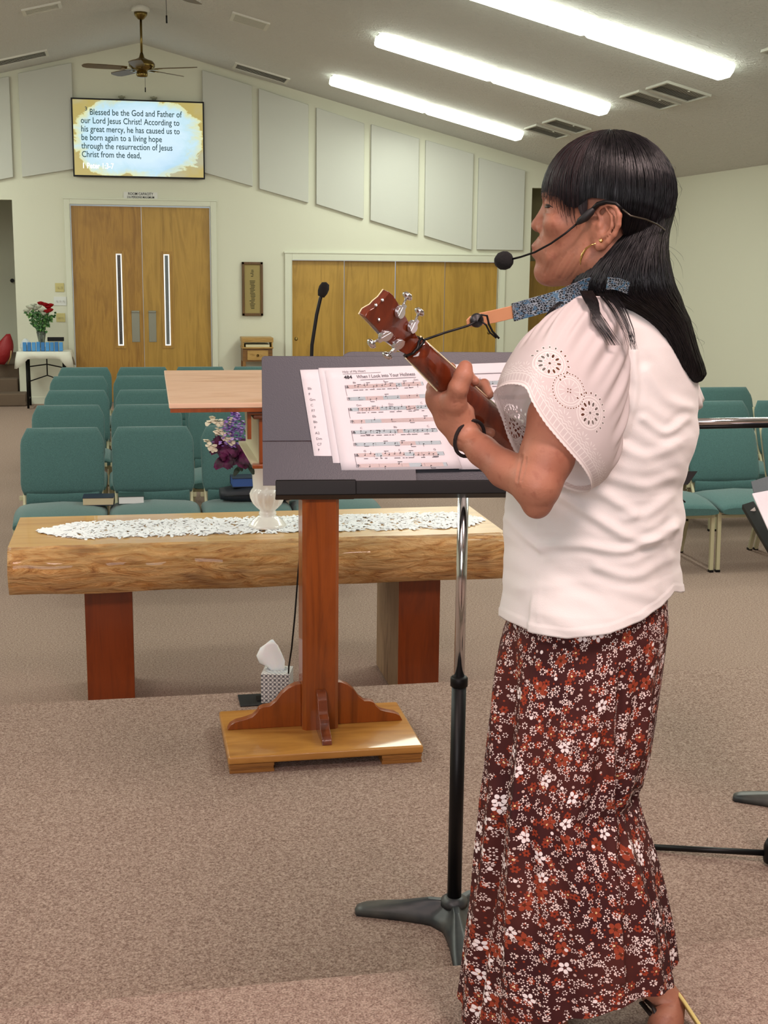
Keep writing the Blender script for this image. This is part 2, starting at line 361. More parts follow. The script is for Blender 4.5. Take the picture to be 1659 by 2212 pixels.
# fluorescent fixtures, a pair end to end in each row
lens=N('prismatic_lens','#f4f6ea',.35); lens.b.inputs['Emission Color'].default_value=(.95,1,.86,1); lens.b.inputs['Emission Strength'].default_value=11
lensend=N('lens_end','#dfe8d2',.3); lensend.b.inputs['Emission Color'].default_value=(.93,1,.85,1); lensend.b.inputs['Emission Strength'].default_value=2.2
def fixture(x,y,side,label):
    t=slope_thing('fluorescent_fixture',label,'ceiling light',x,y,side,'fluorescent ceiling fixtures')
    MB().box2((-.61,-.075,-.035),(.61,.075,0)).build('fixture_body',M['white'],t)
    prof=[(-.14,-.012),(-.13,-.06),(-.085,-.10),(.085,-.10),(.13,-.06),(.14,-.012)]
    mb=MB(); mb.loft([[(-.585,a,b) for a,b in prof],[(.585,a,b) for a,b in prof]],cap=False,close=False,smooth=False); mb.build('wraparound_lens',lens.m,t)
    for e in (-1,1):
        MB().loft([[(e*.585,a,b) for a,b in prof],[(e*.612,a*.93,b*.9) for a,b in prof]],cap=True,close=True,smooth=False).build('lens_end_cap',lensend.m,t)
    return t
rows=['farthest row','second farthest','third farthest','fourth farthest','nearest']
for i,yy in enumerate(LIGHT_Y):
    for s in (1,-1):
        if s<0 and i<3: pass
        for k,dx in enumerate((2.84,4.03)):
            fixture(RX+s*dx,yy,s,'%s fluorescent fixture, %s slope, %s half'%(rows[i],'hall side' if s>0 else 'stair side','upper' if k==0 else 'lower'))
# square return grilles with hanging louvre
def grille(x,y,label):
    t=slope_thing('ceiling_grille',label,'ceiling vent',x,y,1,'square return grilles in the ceiling')
    mb=MB(); 
    for a,b in (((-.22,-.25),(-.20,.25)),((.20,-.25),(.22,.25)),((-.20,.23),(.20,.25)),((-.20,-.25),(.20,-.23))): mb.box2((a[0],a[1],-.022),(b[0],b[1],.01))
    mb.build('grille_frame',M['vent'],t)
    MB().box2((-.2,-.23,-.003),(.2,.23,.0)).build('opening_backing',M['ventd'],t)  # near black sheet paints the shade behind the louvres
    mb=MB()
    for k in range(13):
        yy=-.215+.43*k/12; R4=Matrix.Translation((0,yy,-.006))@Matrix.Rotation(.5 if k>6 else .12,4,'X'); mb.box((0,0,0),(.40,.022 if k<6 else .014,.0015),R4)
    mb.build('louvre',M['vent'],t)
    MB().box((.02,-.2,-.024),(.012,.03,.006)).build('latch',M['white'],t)
for x_,y_,l in ((4.95,15.5,'far pair, next to the gable wall'),(4.95,14.78,'far pair, the nearer of the two'),(4.94,12.28,'near pair, the farther of the two'),(4.94,11.62,'near pair, the nearer of the two'),(4.94,9.35,'single one cut off by the frame edge')):
    grille(x_,y_,'white square louvred ceiling grille, '+l)
def slot(x,y,side,label,w=.72,d=.46,kind='slot_diffuser',n=4,mat=None):
    t=slope_thing(kind,label,'ceiling vent',x,y,side)
    mb=MB(); f=.035
    for a,b in (((-w/2,-d/2),(-w/2+f,d/2)),((w/2-f,-d/2),(w/2,d/2)),((-w/2+f,d/2-f),(w/2-f,d/2)),((-w/2+f,-d/2),(w/2-f,-d/2+f))): mb.box2((a[0],a[1],-.018),(b[0],b[1],.01))
    mb.build('diffuser_frame',M['white'],t)
    MB().box2((-w/2+f,-d/2+f,-.004),(w/2-f,d/2-f,-.001)).build('opening_backing',M['dark'] if mat is None else mat,t)  # slots get a black sheet as painted shade, registers their own colour
    mb=MB()
    for k in range(1,n+1): yy=-d/2+f+(d-2*f)*k/(n+1); mb.box((0,yy,-.006 if mat is None else -.012),(w-2*f,.008 if mat is None else .02,.005 if mat is None else .012))
    mb.build('slot_blade',M['vent'],t)
slot(1.73,17.45,1,'long dark slotted ceiling diffuser beside the far fan, hall side')
slot(-1.25,17.15,-1,'long dark slotted ceiling diffuser beside the far fan, stair side')
slot(1.31,14.38,1,'small cream ribbed ceiling register on the hall side slope',.40,.42,'ceiling_register',10,plain('register_cream','#c5c39a',.6))
slot(-.80,14.35,-1,'small white ceiling register on the stair side slope',.40,.30,'ceiling_register',3,M['vent'])
# ceiling fans
bw=wood('fan_blade_wood','#6f5a33','#4d3d20',0,1,.45)
def fan(x,y,zb,th0,label,rod=True):
    t=thing('ceiling_fan',label,'ceiling fan',(x,y,zb),group='ceiling fans along the ridge')
    top=cz(x)-zb
    MB().lathe([(0,top),(.10,top),(.10,top-.055),(.085,top-.07),(0,top-.07)],n=24).build('ceiling_canopy_ring',M['white'],t)
    MB().lathe([(.075,top-.07),(.07,top-.10),(.035,top-.14),(.02,top-.15)],n=24).build('canopy',M['brass'],t)
    MB().tube([(0,0,top-.14),(0,0,.14)],.013,12).build('downrod',M['brass'],t)
    MB().lathe([(0,.17),(.016,.17),(.03,.12),(.07,.10),(.12,.085),(.142,.055),(.142,.025),(.12,.0),(.075,-.015),(.06,-.03),(.058,-.03)],n=32,rib=lambda a,z:.012*math.cos(18*a)).build('motor_housing',M['brass'],t)
    MB().lathe([(.04,-.02),(.06,-.022),(.062,-.075),(.05,-.088),(0,-.09)],n=24).build('switch_housing',M['brass'],t)
    MB().tube([(.03,-.03,-.085),(.031,-.031,-.2)],.0018,6).tube([(.031,-.031,-.2),(.031,-.031,-.25)],.006,8).build('pull_chain',M['black'],t)
    for k in range(5):
        a=math.radians(th0+72*k); R4=Matrix.Rotation(a,4,'Z')@Matrix.Rotation(math.radians(10),4,'X')
        mb=MB(); pts=[(.17,-.05),(.22,-.062),(.45,-.072),(.60,-.07),(.645,-.045),(.66,0),(.645,.045),(.60,.07),(.45,.072),(.22,.062),(.17,.05)]
        mb.prism(pts,lambda p:R4@Vector((p[0],p[1],-.004)),lambda p:R4@Vector((p[0],p[1],.004))); b=mb.build('fan_blade',bw,t)
        R5=Matrix.Rotation(a,4,'Z'); MB().box((.13,0,-.012),(.12,.03,.008),R5).box((.2,0,-.006),(.06,.07,.006),R4).build('blade_iron',M['brass'],b)
    return t
fan(.2,15.4,4.0,-26,'brass ceiling fan with brown blades hanging in front of the gable wall')
fan(.265,9.5,3.765,-6,'ceiling fan nearer the camera, only blade tips and pull chain in view')
# ================================================================== chairs
x=N('teal_upholstery','#4c7270',.9,spec=.2); co=x.coord(); n=x.noise(co,420,2); c=x.ramp(n,[(.3,'#345150'),(.7,'#527775')]); x.col(c); x.bump(n,.4,.003); x.b.inputs['Sheen Weight'].default_value=.25; M['teal']=x.m
M['beige']=plain('beige_frame_paint','#b9b493',.45)
def pad(w_of,z0,z1,y_of,th,nz=9,puff=.018,mid=True):
    """upholstered back pad: rounded slab whose half width is w_of(t)"""
    mb=MB(); rings=[]; 
    for i in range(nz+1):
        t=i/nz; z=z0+(z1-z0)*t; e=min(1,math.sin(PI*min(max(t,.02),.98))**.35); w=w_of(t); h=th/2*e; y=y_of(t); ring=[]
        for j in range(20):
            a=2*PI*j/20; ca,sa=math.cos(a),math.sin(a)
            px=abs(ca)**.35*(1 if ca>0 else -1)*w; py=abs(sa)**.6*(1 if sa>0 else -1)*(h+puff*(1-(px/w)**2)*e*(1 if sa<0 else .3)); ring.append((px,y+py,z))
        rings.append(ring)
    return mb.loft(rings)
def make_chair():
    t=thing('chair','x','chair',(0,0,0))
    # seat cushion
    mb=MB(); rings=[]
    for i in range(11):
        u=i/10; y=-.31+.53*u; e=math.sin(PI*min(max(u,.03),.97))**.4; ring=[]
        for j in range(20):
            a=2*PI*j/20; ca,sa=math.cos(a),math.sin(a); w=.273*(.94+.06*e)
            px=abs(ca)**.3*(1 if ca>0 else -1)*w; up=.055*e if sa>0 else .045*e
            pz=abs(sa)**.6*(1 if sa>0 else -1)*up+(.02*(1-(px/w)**2)*e if sa>0 else 0)-(.02*(1-u)**4); ring.append((px,y,.415+pz+.006*(1-u)))
        rings.append(ring)
    mb.loft(rings).build('seat',M['teal'],t)
    yb=lambda t:.235+.155*t**1.15
    def wf(t): return .235+.02*min(1,t/.12) if t<.12 else (.255 if t<.80 else .255-.040*((t-.80)/.2)**1.1)
    pad(wf,.50,.895,lambda t:yb(t),.05,12,.02).build('backrest',M['teal'],t)
    pad(lambda t:.222,.435,.515,lambda t:.222+.01*t,.03,5,.006).build('lower_back_panel',M['teal'],t)
    fr=MB()
    for s in (-1,1):
        fr.tube([(s*.232,.20,.40),(s*.232,.275,.52),(s*.225,.425,.84)],.0115,8)
        fr.box((s*.255,-.02,.362),(.022,.44,.022))
    fr.box((0,-.235,.362),(.50,.022,.022)).box((0,.19,.362),(.50,.022,.022)).box((0,.262,.475),(.53,.012,.03))
    fr.build('frame',M['beige'],t,bevel=.003)
    for s in (-1,1):
        l=MB().loft([[(s*.255+i*.0125,-.235+j*.0125+d,z) for i,j in((-1,-1),(1,-1),(1,1),(-1,1))] for z,d in ((.40,0),(.0,-.02))],smooth=False).build('leg',M['beige'],t,bevel=.003)
        MB().box((s*.255,-.255,.008),(.028,.028,.016)).build('foot_cap',M['blackp'],l)
        l=MB().loft([[(s*.255+i*.0125,.185+j*.0125+d,z) for i,j in((-1,-1),(1,-1),(1,1),(-1,1))] for z,d in ((.42,0),(.0,.14))],smooth=False).build('leg',M['beige'],t,bevel=.003)
        MB().box((s*.255,.325,.008),(.028,.03,.016)).build('foot_cap',M['blackp'],l)
        MB().box((s*.27,.21,.25),(.006,.02,.016)).build('coupling_bolt',M['blackp'],l)
    return t
proto=make_chair(); used=False
def chair(x,y,label,group):
    global used
    o=proto if not used else copy_tree(proto); used=True
    o.location=(x,y,0); o['label']=label; o['group']=group; o['category']='chair'; return o
RW=['front','second','third','fourth','rearmost']
YC=[7.95,9.24,10.33,11.60,12.57]
X0=[-.70,-.72,-.70,-.73,-.71]
CN=['at its outer end','second from its outer end','third from its outer end','next to the centre aisle']
EX={(0,0):'teal chair at the stair side end of the front row, one hymnal on it',(0,1):'teal front row chair with the white edged hymnal lying on it',(0,2):'teal front row chair carrying a black case and a blue book',(0,3):'teal front row chair at the centre aisle, mostly behind the pulpit post'}
for r in range(5):
    for c in range(4):
        if (r,c) in ((1,3),(2,3),(2,2)): pass
        chair(X0[r]+.265+.555*c,YC[r],EX.get((r,c),'teal chair, %s row of the stair side block, %s'%(RW[r],CN[c])),'teal chairs of the stair side block')
CR=['next to the centre aisle','second from the centre aisle','third from the centre aisle','fourth from the centre aisle']
YR=[7.86,9.08,10.15]
for r in range(3):
    for c in range(4):
        if c==3 and r==0: continue
        chair(3.645-.278+.555*c,YR[r],'teal chair, %s row of the hall side block, %s'%(RW[r],CR[c]),'teal chairs of the hall side block')
# hymnals
def book(x,y,z,rz,cover,page,label,w=.20,d=.15,h=.042,name='hymnal'):
    t=thing(name,label,'book',(x,y,z),rz)
    MB().box((0,0,.003),(w,d,.005)).box((0,0,h-.003),(w,d,.005)).box((0,d/2-.003,h/2),(w,.006,h-.004)).build('cover',cover,t,bevel=.0015)
    MB().box((0,-.004,h/2),(w-.008,d-.014,h-.012)).build('page_block',page,t)
    return t
nav=plain('navy_cover','#142236',.5); pg1=plain('cream_pages','#c9bb9a',.8); pg2=plain('white_pages','#e3e5e6',.8)
p=aZ(213,1093,.478); book(p.x,p.y+.07,.478,-.04,nav,pg1,'navy hymnal with cream page edges on the front row, nearer the stair side aisle',.185,.14,.052)
p=aZ(284,1090,.478); book(p.x,p.y+.07,.478,.0,plain('dark_teal_cover','#1c3a38',.5),pg2,'dark hymnal with white page edges on the second front row seat',.155,.14,.052)
p=aZ(520,1088,.478)
t=thing('soft_case','soft black zipped case lying on the third front row chair','bag',(p.x+.12,p.y+.10,.475))
mb=MB(); rings=[]
for i in range(13):
    u=i/12; xx=-.24+.5*u; e=math.sin(PI*min(max(u,.04),.96))**.3; ring=[]
    for j in range(16):
        a=2*PI*j/16; ca,sa=math.cos(a),math.sin(a)
        ring.append((xx,abs(ca)**.4*(1 if ca>0 else -1)*.12*e,.05+abs(sa)**.5*(1 if sa>0 else -1)*.047*e+.004*math.sin(9*u+3*ca)))
    rings.append(ring)
cs=plain('black_nylon','#121722',.6,bs=.4,bd=.004,sc=40)
mb.loft(rings).build('case_body',cs,t)
MB().tube([(-.22,-.118,.055),(-.1,-.126,.058),(.1,-.126,.055),(.24,-.118,.055)],.003,6).build('zip',M['blackp'],t)
MB().tube([(.1,-.05,.09),(.2,-.10,.11),(.3,-.13,.06),(.36,-.12,.02)],.012,8,flat=.4).build('strap',cs,t)
book(p.x+.08,p.y+.10,.573,.02,nav,plain('blue_pages','#2d4f8f',.7),'blue bound book with navy cover lying on top of the black case',.26,.15,.06,'bible')
p=aZ(745,1088,.478)
# ================================================================== table with vase of roses by the door
tb=thing('folding_table','small folding table with black tube legs under a white cloth beside the door','table',(-1.10,17.55,0))
MB().box((0,0,.725),(.62,.50,.03)).build('tabletop',plain('table_plastic','#c9c8bd',.5),tb,bevel=.006)
for sx in (-.22,.24):
    l=MB()
    for sy in (-.17,.17): l.tube([(sx,sy,.715),(sx,sy*1.15,.01)],.0145,8)
    l.tube([(sx,-.19,.12),(sx,.19,.12)],.009,8)
    l.build('leg',M['black'],tb)
MB().tube([(-.22,-.17,.35),(.02,0,.42),(.24,-.17,.36)],.008,8).tube([(-.22,.17,.52),(.02,.05,.56),(.24,.17,.5)],.008,8).tube([(.02,.02,.42),(.02,.02,.71)],.008,8).build('brace',M['black'],tb)
clm=plain('white_tablecloth','#d9d8cb',.9,bs=.3,bd=.01,sc=18)
mb=MB(); n=60; R0=[]
for k,(zz,ex) in enumerate(((.745,0),(.742,.012),(.70,.022),(.655,.028))):
    ring=[]
    for j in range(n):
        a=2*PI*j/n; ca,sa=math.cos(a),math.sin(a); q=max(abs(ca),abs(sa)); wv=.008*math.sin(11*a+1)*(k/3); cor=max(0,abs(math.sin(2*a))-.86)/.14
        px=min(1,max(-1,ca/q))*(.315+ex+wv+cor*.03*(k/3)); py=min(1,max(-1,sa/q))*(.255+ex+wv+cor*.02*(k/3)); ring.append((-1.10+px,17.55+py,zz-(cor*.13 if k==3 else (cor*.05 if k==2 else 0))))
    R0.append(ring)
o=mb.loft(R0,cap=False).add(R0[0],[tuple(range(n))]).build('tablecloth',clm); s_=o.modifiers.new('t','SOLIDIFY'); s_.thickness=.003; tag(o,'white cloth draped over the small table beside the door','tablecloth')
bl=[plain('blue_card_%d'%k,c,.55) for k,c in enumerate(('#3d86c6','#2f73b4','#4a93d2'))]
for k in range(9):
    xx=-1.335+.0565*k; t=tag(MB().box((0,0,.055),(.046,.06,.11 if k not in (3,7) else .12)).build('gift_box',bl[k%3],loc=(xx,17.36,.749),bevel=.003),
      'small blue box, %s of nine on the white cloth'%['outermost','second from outside','third from outside','fourth from outside','middle','fourth from the door','third from the door','second from the door','nearest the door'][k],'box','blue boxes on the small table')
o=MB().box((0,0,0),(.21,.05,.05)).build('dark_case',M['blackp'],loc=(-.96,17.62,.885),bevel=.004); tag(o,'black case lying behind the blue boxes on a stand','case')
o=MB().box((0,0,.055),(.19,.04,.11)).build('case_stand',plain('beige_card','#b8b79e',.8),loc=(-.96,17.62,.749)); tag(o,'pale card box under the black case on the small table','box')
bag=MB(); r3=random.Random(5); rings=[]
for z_,r_ in ((0,.05),(.04,.062),(.08,.055),(.12,.04),(.15,.012)):
    rings.append([(r_*(1+.3*r3.random())*math.cos(2*PI*j/12),.7*r_*(1+.3*r3.random())*math.sin(2*PI*j/12),z_) for j in range(12)])
bag.loft(rings,smooth=False).build('plastic_bag',plain('clear_plastic','#c6cdd0',.25),loc=(-1.335,17.50,.749)); tag(bpy.data.objects['plastic_bag'],'crumpled clear plastic bag at the stair side end of the small table','bag')
# glass vase with roses
vg=N('vase_glass','#c9d2c4',.08); vg.b.inputs['Transmission Weight'].default_value=.85; vg.b.inputs['IOR'].default_value=1.3
vs=thing('flower_vase','tall clear glass vase of white and red roses on the small table','vase',(-1.135,17.55,.749))
MB().lathe([(0,0),(.05,0),(.052,.01),(.038,.05),(.04,.12),(.062,.24),(.058,.24),(.036,.12),(.034,.05),(0,.02)],n=20,rib=lambda a,z:.04*math.cos(10*a)).build('vase_glass',vg.m,vs)
leafm=plain('rose_leaf','#2f5b2a',.5); leafl=plain('rose_leaf_light','#5d8f45',.5)
mb=MB(); r4=random.Random(11)
def leafq(mb,p,d,l,w,mi=0):
    p=Vector(p); d=Vector(d).normalized(); s=d.cross(Vector((0,-1,.2))).normalized()*w; m=p+d*l*.5; up=Vector((0,-.01,.01))
    mb.add([p,m+s+up*0,p+d*l,m-s,m+Vector((0,-.012,0))],[(0,1,4),(1,2,4),(2,3,4),(3,0,4)],True,mi)
for i in range(18):
    a=2*PI*i/18; mb.tube([(0,0,.03),(.03*math.cos(a),.03*math.sin(a),.24),(.17*math.cos(a)*(.4+.6*r4.random()),.10*math.sin(a),.40+.1*r4.random())],.003,5)
for i in range(230):
    a=r4.uniform(0,2*PI); rr=math.sqrt(r4.random()); z=r4.uniform(.24,.50); k=(z-.2)/.3
    p=((.04+.15*k)*rr*math.cos(a)+.0,(.04+.08*k)*rr*math.sin(a),z); leafq(mb,p,(r4.uniform(-1,1),r4.uniform(-1,.2),r4.uniform(-.8,.5)),r4.uniform(.04,.07),.018,0 if r4.random()<.7 else 1)
mb.build('foliage',[leafm,leafl],vs)
wr=plain('white_rose','#d9dccb',.6); rr_=plain('red_rose','#a80f18',.5)
def bloom(p,r,mat,name):
    mb=MB()
    for ly in range(4):
        for k in range(6):
            a=2*PI*k/6+ly*.5; rad=r*(1-.22*ly); rings=[]
            c0=Vector((math.cos(a),math.sin(a),0)); tt=Vector((-math.sin(a),math.cos(a),0))
            pts=[]
            for v in range(4):
                for u in range(5):
                    uu=(u-2)/2; vv=v/3; out=rad*(.25+.85*math.sin(vv*1.5)); pts.append(Vector(p)+c0*(out*(1-.18*uu*uu))+tt*(uu*rad*.62*(.4+.6*math.sin(vv*2.2+.3)))+Vector((0,0,(-.5+1.05*vv)*r*(.7+.15*ly)-.1*abs(uu)*r)))
            mb.add(pts,[(v*5+u,v*5+u+1,(v+1)*5+u+1,(v+1)*5+u) for v in range(3) for u in range(4)],True)
    mb.lathe([(0,-.55*r),(.5*r,-.4*r),(.62*r,0),(.4*r,.4*r),(0,.5*r)],p,10); mb.build(name,mat,vs)
for p in ((-.17,-.03,.50),(-.12,-.06,.545),(-.065,-.02,.53),(-.08,.04,.57),(-.02,-.05,.56),(.02,-.08,.515),(-.14,.04,.55),(.04,-.06,.47)): bloom(p,.045,wr,'white_rose')
for p in ((.01,-.05,.60),(.06,-.05,.585),(.10,-.04,.55),(.125,-.06,.515),(.085,-.08,.50),(.13,-.02,.575)): bloom(p,.043,rr_,'red_rose')
# oak offering box on a small stand
ok=wood('oak_box','#c09a58','#8f6a30',0,2,.45)
ob=thing('offering_box','small oak chest with slanted trays and a drawer against the wall','chest',(1.675,17.78,0))
MB().box2((-.21,-.17,.84),(.21,.17,.90)).box2((-.20,-.165,.775),(-.185,.17,.84)).box2((.185,-.165,.775),(.20,.17,.84)).box2((-.21,-.17,.755),(.21,.17,.775)).build('lid_box',ok,ob,bevel=.004)
MB().box2((-.16,-.15,.776),(.16,.13,.81)).build('papers',plain('box_papers','#d5cda9',.8),ob)
d_=MB().box2((-.14,-.155,.60),(.14,-.14,.73)).build('drawer',ok,ob,bevel=.003); MB().lathe([(0,0),(.012,0),(.017,.012),(0,.02)],(0,-.155,.665),10,Matrix.Rotation(PI/2,4,'X')).build('knob',M['brass'],d_)
MB().box2((-.20,-.14,.58),(.20,.17,.755)).build('drawer_case',wood('oak_box_dark','#8a5f2b','#5d3d18',0,2),ob)
for sx in (-.18,.18):
    for sy in (-.13,.15): MB().box2((sx-.02,sy-.02,0),(sx+.02,sy+.02,.58)).build('leg',wood('oak_leg','#9c6e37','#6f4a20',2,2),ob)
# red bag and dark object on the stairs
rb=MB(); rings=[]
for i in range(9):
    u=i/8; z=.34+.62*u; w=.22*(1-u*.75)+.02; rings.append([(-1.50-.33*(1-u)+w*(.4)*math.cos(2*PI*j/14)-.02,17.96+.12*(1-.5*u)*math.sin(2*PI*j/14),z) for j in range(14)])
rb=thing('red_duffel','red fabric bag leaning on the carpeted stairs beside the opening','bag',(-1.66,18.12,.51))
mb=MB(); rings=[]
for i in range(10):
    u=i/9; e=math.sin(PI*min(max(u,.05),.97))**.5; rings.append([((-.06+.12*u)+(.15-.06*u)*e*math.cos(2*PI*j/16),.10*e*math.sin(2*PI*j/16)*(1-.3*u),.01+.40*u+.004*math.sin(7*j)) for j in range(16)])
mb.loft(rings).build('bag_body',plain('red_fabric','#8d0f18',.55,bs=.4,bd=.01,sc=30),rb)
MB().tube([(.05,-.1,.02),(.09,-.12,.12),(.10,-.11,.2)],.008,6).tube([(-.17,-.08,.0),(-.15,-.11,.13)],.008,6).build('strap',plain('tan_strap','#a58a5b',.7),rb)
o=MB().loft([[(r*math.cos(2*PI*j/12),r*.5*math.sin(2*PI*j/12),z) for j in range(12)] for z,r in ((0,.09),(.1,.12),(.25,.11),(.31,.05))]).build('dark_jacket',plain('dark_green_cloth','#2b2f22',.9,bs=.5,bd=.02,sc=12),loc=(-1.98,18.2,.51)); tag(o,'dark green jacket heaped on the stairs behind the red bag','jacket')
o=MB().tube([(0,0,0),(0,-.05,0)],.02,10).tube([(0,-.05,0),(0,-.09,0)],.03,12).build('door_knob',M['black'],loc=(-1.72,YB+2.6,1.58)); tag(o,'dark round knob on the wall beyond the stairs','knob')
# ================================================================== slab table in front of the platform
cedar=wood('cedar_red','#84390f','#5c2408',2,.7,.32,coat=.2); cedar_side=wood('cedar_pale_side','#a98a6a','#6f5137',2,1.3,.6)
tz=.775
A=aZ(16,1184,tz); B=aZ(34,1122,tz); Dr=aZ(1035,1105,tz)
sx0,sx1,sy0,sy1=A.x,1.60,5.385,6.05
lt=thing('slab_table','long log slab table with live edge on three panel legs in front of the platform','table',((sx0+sx1)/2,5.7,0))
ox,oy=(sx0+sx1)/2,5.7
top=wood('pine_slab_top','#d3a55f','#b8803c',0,.55,.28,.7,knots=1.1,coat=.35)
xl=N('live_edge','#c08040',.42); co=xl.coord(scale=(2.2,10,10)); n1=xl.noise(co,2.2,7,2.2,.65); cc=xl.ramp(n1,[(.30,'#9a602c'),(.42,'#cf9452'),(.58,'#e2b274'),(.80,'#bd8040')])
nk=xl.noise(xl.coord(scale=(1,3,3)),3.4,3,.4); cc=xl.mix(xl.ramp(nk,[(.56,(0,0,0)),(.74,(.75,.75,.75))]),cc,'#7a4420'); xl.col(cc); xl.bump(n1,.9,.03); xl.b.inputs['Coat Weight'].default_value=.3
mb=MB(); rings=[]; nx=90; r5=np.random.RandomState(4); ph=r5.rand(8)*6
for i in range(nx+1):
    x_=sx0-ox+(sx1-sx0)*i/nx
    w=lambda k,s:.006*math.sin(x_*s+ph[k])
    sk=.10*(x_-sx0+ox)/(sx1-sx0)*0
    pr=[(sy1-oy,tz),(sy0-oy+.035+w(0,7)+w(1,23)*.5,tz),(sy0-oy+.008+w(0,7),tz-.012),(sy0-oy-.025+w(2,9)+w(3,31)*.6,tz-.05),(sy0-oy-.035+w(4,6)+w(5,19),tz-.10),(sy0-oy-.022+w(6,8)+w(1,27)*.6,tz-.15),(sy0-oy+.0+w(3,9),tz-.198+w(7,11)*.4),(sy0-oy+.05,tz-.21+w(7,11)*.5),(sy1-oy,tz-.195)]
    rings.append([(x_,a,b) for a,b in pr])
mb.loft(rings,cap=True,smooth=True,mi=0)
o=mb.build('slab_top',[xl.m,top],lt)
for i_,p in enumerate(o.data.polygons):
    if p.normal.z>.97 and i_%9==0: p.material_index=1; p.use_smooth=False
for xa,xb,wd in ((aY(186,1400,5.5).x,aY(289,1400,5.5).x,.5),(aY(861,1300,5.5).x,aY(951,1300,5.5).x,.52)):
    mb=MB().box2((xa-ox,5.5-oy,.001),(xb-ox,5.5-oy+wd,tz-.19)); lg=mb.build('leg',[cedar,cedar_side],lt,bevel=.004)
    for p in lg.data.polygons:
        if p.normal.x<-.9: p.material_index=1
    xc=xb-ox
    MB().prism([(0,0),(.10,0),(.085,-.02),(.04,-.035),(0,-.04)],lambda p:(xc+p[0],5.55-oy,tz-.19+p[1]),lambda p:(xc+p[0],5.6-oy,tz-.19+p[1])).build('corbel',cedar,lt)
MB().box2((0.3-ox+ox*0-.3,5.72-oy,tz-.26),(.3,5.78-oy,tz-.19)).build('stretcher',cedar,lt)
# lace runner of overlapping leaf shapes
xr=plain('lace_cotton','#f6f8fc',.9); mb=MB(); r6=random.Random(9)
for i in range(3600):
    u=r6.random(); x_=-.41+1.98*u; e=min(1,(u/.09)**.7 if u<.09 else 1, ((1-u)/.06)**.7 if u>.94 else 1)
    y_=5.71+r6.uniform(-1,1)*.175*max(.12,e)+.006*math.sin(40*x_); a=r6.uniform(0,PI); l=r6.uniform(.011,.024); w=l*.34; z_=tz+.0015+r6.uniform(0,.006)
    pts=[(x_+l*math.cos(t)*math.cos(a)-w*math.sin(t)*math.sin(a),y_+l*math.cos(t)*math.sin(a)+w*math.sin(t)*math.cos(a),z_+.002*math.cos(t)) for t in [2*PI*k/8 for k in range(8)]]
    mb.add(pts+[(x_,y_,z_+.004)],[(k,(k+1)%8,8) for k in range(8)],True)
o=mb.build('table_runner',xr); tag(o,'white lace runner with leaf edging lying along the log slab table','table runner')
# milk glass vase with flowers
vx=aY(578,1100,5.66).x; 
mg=N('milk_glass','#f2efea',.2); mg.b.inputs['Coat Weight'].default_value=.6; mg.b.inputs['Subsurface Weight'].default_value=.15; mg.b.inputs['Subsurface Radius'].default_value=(.02,.02,.02)
fv=thing('urn_vase','white milk glass urn vase with purple and white flowers on the lace runner','vase',(vx,5.66,tz+.007))
rib=lambda a,z:(.05*math.cos(14*a) if .085<z<.155 else 0)
MB().lathe([(0,0),(.084,0),(.086,.006),(.078,.014),(.066,.03),(.045,.046),(.036,.052),(.040,.060),(.036,.068),(.034,.074),(.046,.086),(.062,.104),(.073,.130),(.076,.150),(.073,.164),(.066,.172),(.064,.178),(.069,.26),(.078,.32),(.086,.35),(.083,.35),(.066,.26),(.055,.18),(0,.17)],n=56,rib=rib).build('vase_body',mg.m,fv)
grn=plain('stem_green','#3f5a33',.6); pur=N('iris_petal','#4f0c3c',.6); c=pur.ramp(pur.noise(pur.coord(),30,3),[(.35,'#22051a'),(.65,'#64154f')]); pur.col(c); lil=plain('lilac_petal','#8a68b8',.6); lil2=plain('lilac_light','#b79ad9',.6); crm=plain('cream_blossom','#ddd6bf',.6)
def P(px,py,dy=0):
    p=aY(px,py,5.66+dy); return p-Vector((vx,5.66,tz+.007))
def petal(mb,p,d,up,l,w,curl=.3,n=5,ruf=.0,mi=0):
    p=Vector(p); d=Vector(d).normalized(); up=Vector(up); up=(up-d*up.dot(d)).normalized(); s=d.cross(up); vs=[]
    for i in range(n+1):
        t=i/n; wd=w*math.sin(PI*(.12+.8*t))**.8; b=p+d*l*t+up*(curl*l*math.sin(t*1.9)-curl*l*t*t*1.2)
        for j in (-1,-.5,0,.5,1): vs.append(b+s*wd*j+up*(-.25*wd*abs(j)+ruf*w*math.sin(9*t+5*j)))
    mb.add(vs,[(i*5+j,i*5+j+1,(i+1)*5+j+1,(i+1)*5+j) for i in range(n) for j in range(4)],True,mi)
mb=MB(); top_=Vector((0,0,.34))
for px,py in ((478,915),(470,960),(505,900),(500,950),(530,960),(560,930),(490,985)):
    q=P(px,py,-.03); mb.tube([(0,0,.20),top_*.97,(top_+q)/2+Vector((0,0,.03)),q],.003,6)
mb.build('stems',grn,fv)
def iris(pc,name,seed,sc=1.0):
    r=random.Random(seed); mb=MB()
    for k in range(6):
        a=2*PI*k/6+r.uniform(-.3,.3); d=(math.cos(a),-.7+.3*r.random(),(-.8 if k%2 else .8)*r.uniform(.5,1)+.2*math.sin(a)); petal(mb,pc,d,(0,-1,.4),.075*sc*r.uniform(.8,1.2),.034*sc,.5,7,.25)
    mb.build(name,pur.m,fv)
iris(P(476,962,-.04),'iris_bloom',1,.72); iris(P(487,992,-.05),'iris_bloom',2,.70); iris(P(515,985,-.04),'iris_bloom',3,.85); iris(P(532,965,.0),'iris_bloom',4,.7)
mb=MB(); r=random.Random(8)
